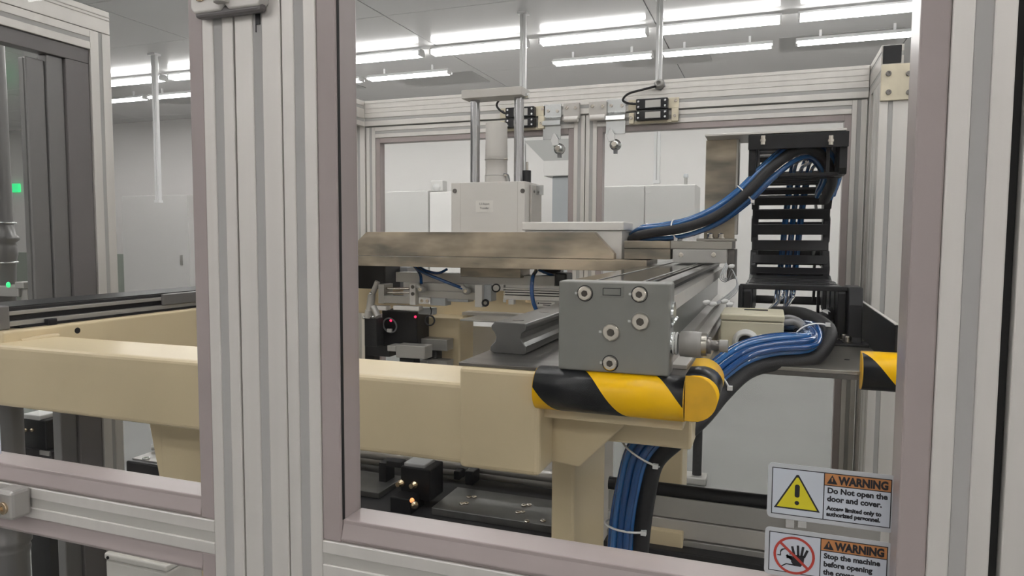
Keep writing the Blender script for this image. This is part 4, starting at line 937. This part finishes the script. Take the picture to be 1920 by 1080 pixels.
for i in range(8):
    f0 = za_ + (zb_2 - za_) * FN[i]; f1 = za_ + (zb_2 - za_) * FN[i + 1]; d = 0 if i % 2 == 0 else .012
    sec += [(ygp + d, f0), (ygp + d, f1)]
build('barrel', MB().prism(sec + [(ygp + .045, zb_2), (ygp + .045, za_)], 'x', X(944, 550, ygp), X(1064, 550, ygp)), 'alu', g2)
for fa, fb in ((.28, .36), (.46, .54), (.72, .80)):
    build('groove_shade', MB().box(X(945, 550, ygp), X(1064, 550, ygp), ygp + .006, ygp + .0119, za_ + (zb_2 - za_) * fa, za_ + (zb_2 - za_) * fb), 'cable', g2)  # black strips imitate the shade inside the barrel grooves
lp = build('label_plate', MB().fbox(1004, 564, 1056, 582, ygp - .003, .03), 'greyblock', g2, .0006)
build('rating_label', MB().fbox(1007, 566, 1040, 575, ygp - .0034, .0004), 'paper', lp)
build('rating_print', MB().fbox(1012, 568, 1034, 569.4, ygp - .0037, .0003).fbox(1018, 571.5, 1032, 572.8, ygp - .0037, .0003).fbox(1008, 567, 1011, 570, ygp - .0037, .0003), 'ink', lp)
build('sensor_clip', MB().fbox(953, 562, 963, 571, ygp - .008, .012).fbox(943, 561, 950, 567, ygp - .004, .01), 'white', g2, .0006)
build('clip_screw', MB().fbox(949, 562, 953, 570, ygp - .008, .012).fbox(985, 563, 1000, 568, ygp, .01), 'brass', g2)
build('speed_ring', MB().ring(at(930, 540, ygp - .01), (.3, -1, .4), .008, .0015).ring(at(910, 568, ygp - .01), (.2, -1, .2), .006, .0022), 'cable', g2)
build('black_valve', MB().fbox(1038, 512, 1062, 540, ygp + .02, .05).fbox(1015, 503, 1050, 514, ygp + .05, .03), 'black', g2, .004)
build('mount_clamp', MB().fbox(921, 534, 944, 545, ygp + .004, .03), 'lightgrey', g2, .001)
sb = thing('sensor_block', 'black sensor block with two red lights below the gripper', 'sensor', at(750, 610, 1.40))
build('housing', MB().fbox(716, 583, 782, 652, 1.40, .06), 'black', sb, .002)
for px, py in ((733, 601), (779, 594)): build('red_light', MB().lathe(at(px, py, 1.3985), (0, -1, 0), [(0, .0030), (.002, .0026), (.0030, 0)], 12), 'led_red', sb)
build('cable_loop', MB().ring(at(731, 610, 1.39), (0, 1, .2), .017, .0018), 'greycable', sb)
build('loop_clip', MB().box(*[q for a in zip(at(708, 614, 1.388), at(712, 609, 1.382)) for q in a]).box(*[q for a in zip(at(728, 622, 1.388), at(733, 617, 1.382)) for q in a]), 'white', sb)
build('lower_bracket', MB().fbox(688, 640, 730, 668, 1.41, .04).fbox(684, 620, 700, 690, 1.44, .03), 'cable', sb, .001)
lens = thing('round_loop', 'small black ring hanging right of the sensor block', 'ring', at(806, 601, 1.37))
build('ring', MB().ring(at(806, 601, 1.37), (.15, -1, .1), .0105, .0018).tube([at(808, 590, 1.37), at(809, 583, 1.37), at(807, 576, 1.375)], .0015, 6), 'cable', lens)
build('fitting', MB().fbox(784, 577, 812, 590, 1.385, .02), 'cab2', lens, .002)
for (a, b, c2, d), yy, lab in (((726, 648, 797, 672), 1.34, 'nearer pale grey stepped clamp block above the front beam'), ((771, 636, 838, 657), 1.42, 'farther grey clamp block behind the stepped one'), ((785, 676, 838, 692), 1.41, 'flat grey block half hidden by the front beam')):
    t = thing('clamp_block', lab, 'block', at((a + c2) / 2, d, yy), 'clamp blocks above the front beam')
    mb = MB().fbox(a + 16, b, c2, d, yy, .035); mb.fbox(a, b, a + 16, b + (d - b) * .45, yy, .035)
    build('block', mb, 'greyblock', t, .0012)
    build('base_post', MB().fbox((a + c2) / 2 - 12, d, (a + c2) / 2 + 14, d + 90, yy + .012, .03), 'cable', t)
t = thing('swivel_joint', 'grey tubular linkage at the left edge of the right pane', 'linkage', at(690, 580, 1.36))
build('link_tube', MB().cyl(at(708, 528, 1.36), at(697, 555, 1.36), .006).cyl(at(697, 553, 1.36), at(692, 592, 1.355), .0085).cyl(at(690, 582, 1.35), at(688, 596, 1.35), .0065), 'warmgrey', t)
build('link_tube', MB().cyl(at(700, 575, 1.35), at(709, 594, 1.345), .0075), 'greyblock', t)
for px, py in ((695, 550), (682, 595), (700, 594)): build('joint_ball', MB().lathe(at(px, py, 1.345) + Vector((0, 0, -.004)), (0, 0, 1), [(0, .002), (.002, .004), (.005, .004), (.007, .002)], 12), 'zinc', t)
build('link_post', MB().fbox(683, 597, 706, 650, 1.352, .03), 'cable', t, .002)
tag(build('motor_cover', MB().fbox(640, 494, 722, 541, 1.43, .09), 'cable', None, .002, org=at(680, 541, 1.43)), 'black motor cover under the left end of the cross beam', 'cover')
tag(build('valve_box', MB().fbox(722, 500, 764, 541, 1.50, .05), 'greycable', None, .002, org=at(745, 541, 1.5)), 'dark grey valve box right of the black motor cover', 'box')
t = thing('work_plate', 'pale flat plate below the rear beige beam', 'plate', at(930, 600, 1.45))
build('plate', MB().box(X(862, 600, 1.40), -.33, 1.40, 1.54, Z(930, 605, 1.40), Z(930, 602, 1.40)), 'greyblock', t, .001)
build('ledge', MB().box(X(866, 592, 1.50), -.33, 1.50, 1.539, Z(930, 594, 1.50), Z(930, 588, 1.50)), 'lightgrey', t, .001)

tag(build('cover_sheet', MB().box(-.80, -.34, 1.635, 1.640, .30, Z(900, 612, 1.635)), 'wall', None, .001, org=(-.57, 1.635, .30)), 'white upright sheet seen between rear beige leg and guide rail', 'panel')
# ------------------------------------------------------------------ left actuator on the side beam
zl0 = at(180, 601, x=-1.07).z + .0005; zl1 = zl0 + .032
la = thing('linear_actuator', 'dark low linear actuator on the left beige beam', 'actuator', (-1.12, .9, zl0))
xo = -1.085
build('body_profile', MB().prism([(xo - .10, zl0 + .004), (xo, zl0 + .004), (xo, zl0 + .011), (xo - .006, zl0 + .012), (xo - .006, zl0 + .020), (xo, zl0 + .021), (xo, zl0 + .0265), (xo - .005, zl0 + .0275), (xo - .005, zl1), (xo - .10, zl1)], 'y', .735, 1.60), 'greyblock', la, .0005)
build('side_slot', MB().box(xo - .0062, xo - .0052, .735, 1.60, zl0 + .012, zl0 + .020), 'black', la)
build('top_band', MB().box(xo - .095, xo - .006, .735, 1.60, zl1, zl1 + .002).box(xo - .0052, xo - .003, .735, 1.60, zl0 + .028, zl1), 'cable', la)
build('shim', MB().box(xo - .10, xo + .002, .75, 1.60, zl0, zl0 + .004), 'black', la)
build('end_block', MB().box(xo - .105, xo + .003, .705, .735, zl0, zl1 + .004), 'stile_dark', la, .002)
build('foot_clamp', MB().box(xo, xo + .010, .79, .805, zl0, zl0 + .010), 'black', la, .001)
lc = thing('carriage', 'dark carriage on the left actuator beside the centre post', 'carriage', (-1.12, 1.36, zl1))
build('block', MB().box(xo - .09, xo + .004, 1.27, 1.45, zl1 + .003, zl1 + .012), 'stile_dark', lc, .002)
build('top_plate', MB().box(xo - .085, xo + .02, 1.28, 1.44, zl1 + .012, zp0 - .0005), 'stainless2', lc, .001)
build('shading_block', MB().box(xo, xo + .006, 1.02, 1.12, zl0 + .012, zl1 + .001), 'stile_dark', la, .002)  # added dark box, imitates the dark shading on the actuator side

# ------------------------------------------------------------------ left: duct pipes, modules, lower things
p = at(2, 480, 1.02)
px_, py_ = p.x, p.y
dp_ = thing('vacuum_duct', 'vertical grey duct pipe with clamps beyond the left side door', 'pipe', (px_, py_, 0))
zz = lambda q: Z(4, q, 1.02)
build('duct', MB().lathe((px_, py_, 0), (0, 0, 1), [(0, .024), (zz(560), .024), (zz(500), .026), (zz(482), .0285), (zz(478), .030), (zz(462), .030), (zz(455), .027), (zz(450), .034), (zz(444), .034), (zz(440), .028), (zz(410), .0245), (zz(90), .0225), (2.3, .0225)], 24), 'stile_dark', dp_)
for q in (418, 492): build('clamp_band', MB().ring((px_, py_, zz(q)), (0, 0, 1), .0285, .0022), 'zinc', dp_)
br = build('arm', MB().box(px_ - .03, X(48, 540, 1.0), .985, 1.03, zz(552), zz(533)).box(X(46, 540, 1.0), X(63, 540, 1.0), .98, 1.03, zz(536), zz(524)).box(X(46, 540, 1.0), X(60, 540, 1.0), .99, 1.0, zz(560), zz(536)), 'greyblock', dp_, .002)
build('green_light', MB().lathe(at(16, 534, .985), (0, -1, 0), [(0, .006), (.002, .005), (.003, 0)], 12), 'led_green', br)
p = at(20, 1030, .775)
lp_ = thing('support_pipe', 'grey support pipe with a rounded collar at the lower left', 'pipe', (p.x, p.y, 0))
zz2 = lambda q: Z(20, q, .775)
build('pipe', MB().lathe((p.x, p.y, 0), (0, 0, 1), [(0, .026), (zz2(1040), .026), (zz2(1030), .029), (zz2(1026), .029), (zz2(1022), .027), (zz2(1016), .031), (zz2(1008), .031), (zz2(1002), .027), (zz2(985), .026), (zb1 - .001, .026)], 28), 'stile_dark', lp_)
t = thing('control_module', 'black module with two round terminals under the beam at the left', 'module', at(66, 850, 1.06))
build('housing', MB().fbox(40, 786, 86, 842, 1.06, .05), 'black', t, .003)
build('top_cover', MB().fbox(42, 778, 74, 787, 1.06, .05), 'white', t, .002)
for px in (50, 62): build('terminal', MB().lathe(at(px, 806, 1.06), (0, -1, 0), [(0, .004), (.004, .004), (.006, .002)], 10), 'brass', t)
build('rating_label', MB().fbox(74, 846, 92, 854, 1.055, .003), 'greyblock', t)
build('stand', MB().fbox(30, 843, 98, 866, 1.058, .06).box(X(60, 860, 1.06) - .03, X(60, 860, 1.06) + .03, 1.07, 1.11, 0, Z(60, 866, 1.06)), 'cable', t)
t = thing('tool_tray', 'black tray with white rod behind the left beige leg', 'tray', at(262, 880, 1.0))
zq = Z(262, 868, 1.0)
build('tray', MB().box(X(236, 880, 1.0), X(330, 880, 1.0), 1.0, 1.3, Z(262, 892, 1.0), zq), 'black', t, .003)
build('tray_top', MB().box(X(238, 866, 1.0), X(330, 866, 1.0), 1.012, 1.3, zq, zq + .002), 'greyblock', t)
build('white_rod', MB().cyl((X(236, 850, 1.0), 1.06, zq + .010), (X(236, 850, 1.0) + .075, 1.13, zq + .010), .006), 'white', t)
build('ring_clip', MB().ring((X(258, 868, 1.0), 1.02, zq + .003), (0, 0, 1), .006, .0015), 'zinc', t)
build('stand', MB().box(X(262, 880, 1.0) - .02, X(262, 880, 1.0) + .04, 1.1, 1.16, 0, Z(262, 892, 1.0)), 'cable', t)
t = thing('terminal_box', 'grey terminal box low behind the left door', 'box', at(285, 1075, .62))
yk = .60
bx_ = (X(198, 1075, yk), X(312, 1075, yk))
zk = Z(255, 1062, yk)
build('box_body', MB().box(bx_[0], bx_[1], yk, yk + .055, zk - .10, zk), 'lightgrey', t, .003, 3)
build('lid', MB().box(bx_[0] - .001, bx_[1] + .001, yk - .001, yk + .056, zk + .0006, zk + .009), 'lightgrey', t, .0025, 3)
build('screw', MB().screw((bx_[0] + .006, yk - .001, zk + .004), (0, -1, 0), .002, .001), 'black', t)
build('stand', MB().box(bx_[0] + .02, bx_[0] + .05, yk + .02, yk + .04, 0, zk - .10), 'cable', t)

# ------------------------------------------------------------------ lower deck: slide table, blocks, roller, conveyor side
zd_ = 1.075
sl = thing('slide_table', 'dark slide table plate with paired screws below the front beam', 'slide table', at(930, 950, z=zd_))
A, B, C_, D_ = at(847, 916, z=zd_), at(1040, 933, z=zd_), at(1040, 986, z=zd_), at(814, 953, z=zd_)
yk0, yk1 = (C_.y + D_.y) / 2, (A.y + B.y) / 2
xk0, xk1 = (A.x + D_.x) / 2, -.262
build('table_plate', MB().box(xk0, xk1, yk0, yk1, zd_ - .012, zd_), 'railsteel', sl, .0012)
for px, py in ((879, 933), (889, 933), (866, 946), (874, 945), (982, 949), (992, 948), (971, 962), (980, 961), (988, 979), (1018, 978)):
    c = at(px, py, z=zd_); build('screw', MB().screw(c, (0, 0, 1), .0042, .0025), 'steel', sl)
build('end_stop', MB().fbox(871, 884, 887, 910, yk1 + .01, .03).fbox(850, 884, 862, 900, yk1 + .02, .03), 'black', sl, .002)
gxx0 = at(668, 880, yk1 + .05).x
for i, (dz, r) in enumerate(((.012, .011), (-.010, .008))):
    build('guide_bar', MB().cyl((gxx0 - .03, yk1 + .05 + .02 * i, zd_ + .010 + dz), (-.262, yk1 + .05 + .02 * i, zd_ + .010 + dz), r), 'greyblock', sl)
build('bed', MB().box(gxx0 - .03, -.262, yk0 - .06, yk1 + .09, zd_ - .05, zd_ - .0125), 'cable', sl, .002)
build('side_plate', MB().box(gxx0 - .03, X(722, 900, yk0 + .05), yk0 + .03, yk1 + .02, zd_ - .0120, zd_ - .002), 'railsteel', sl, .001)
build('bed_stand', MB().box(-.62, -.54, .95, 1.05, 0, zd_ - .05).box(-.36, -.30, .95, 1.05, 0, zd_ - .05), 'cable', sl)
ym = yk0 + .02
vb = thing('valve_block', 'black valve block with brass fittings on the slide table', 'valve block', at(780, 935, ym))
build('block', MB().fbox(751, 878, 806, 938, ym, .05), 'black', vb, .002)
build('top_fitting', MB().fbox(757, 869, 796, 879, ym + .005, .04), 'clear', vb, .002)
for px, py in ((754, 905), (779, 908)):
    build('brass_fitting', MB().lathe(at(px, py, ym), (-.2, -1, 0), [(0, .006), (.005, .006), (.006, .004), (.012, .004)], 12), 'brass', vb)
build('lower_block', MB().fbox(731, 934, 770, 975, ym - .03, .05), 'black', vb, .002)
build('orange_light', MB().lathe(at(773, 938, ym - .031), (0, -1, 0), [(0, .004), (.003, .003), (.004, 0)], 12), 'led_orange', vb)
build('copper_fitting', MB().lathe(at(777, 945, ym - .031), (.6, -1, -.2), [(0, .006), (.006, .006), (.008, .003)], 12), 'brass', vb)
build('slim_valve', MB().fbox(710, 868, 724, 905, ym + .06, .03).fbox(724, 866, 752, 876, ym + .05, .02), 'cable', vb, .001)
build('side_bracket', MB().fbox(808, 905, 816, 925, ym + .02, .004), 'zinc', vb)
yrl = 1.32
ro = thing('conveyor', 'conveyor with black roller and grey side panels behind the hanging bundle', 'conveyor', (-.03, yrl, 1.0))
rz = Z(1300, 925, yrl); rr = (Z(1300, 911, yrl) - Z(1300, 936, yrl)) / 2
build('roller', MB().cyl((X(1142, 925, yrl), yrl, rz), (.19, yrl, rz + .003), rr, n=28), 'black', ro, label='long black roller')
build('side_panel', MB().box(X(1142, 1000, yrl), .19, yrl - .012, yrl + .02, Z(1300, 972, yrl), rz - rr * .7), 'greyblock', ro, .001)
build('side_panel', MB().box(X(1142, 1000, yrl), .19, yrl - .016, yrl + .02, Z(1300, 1006, yrl), Z(1300, 974, yrl)), 'warmgrey', ro, .001)  # alternating greys imitate faint reflected bands across the panel
build('side_panel', MB().box(X(1142, 1000, yrl), .19, yrl - .020, yrl + .02, Z(1300, 1052, yrl), Z(1300, 1008, yrl)), 'greyblock', ro, .001)
build('base_box', MB().box(X(1142, 1000, yrl), .19, yrl - .05, yrl + .02, .55, Z(1300, 1040, yrl - .05)), 'cable', ro, .002)
build('cream_block', MB().fbox(1215, 996, 1280, 1030, yrl - .03, .02), 'beige', ro, .002)
for a in (1473, 1496): build('white_clip', MB().fbox(a, 979, a + 16, 990, yrl - .03, .012), 'white', ro, .0006)
build('conveyor_leg', MB().box(-.2, -.14, yrl - .03, yrl + .02, 0, .55).box(.12, .18, yrl - .03, yrl + .02, 0, .55), 'cable', ro)
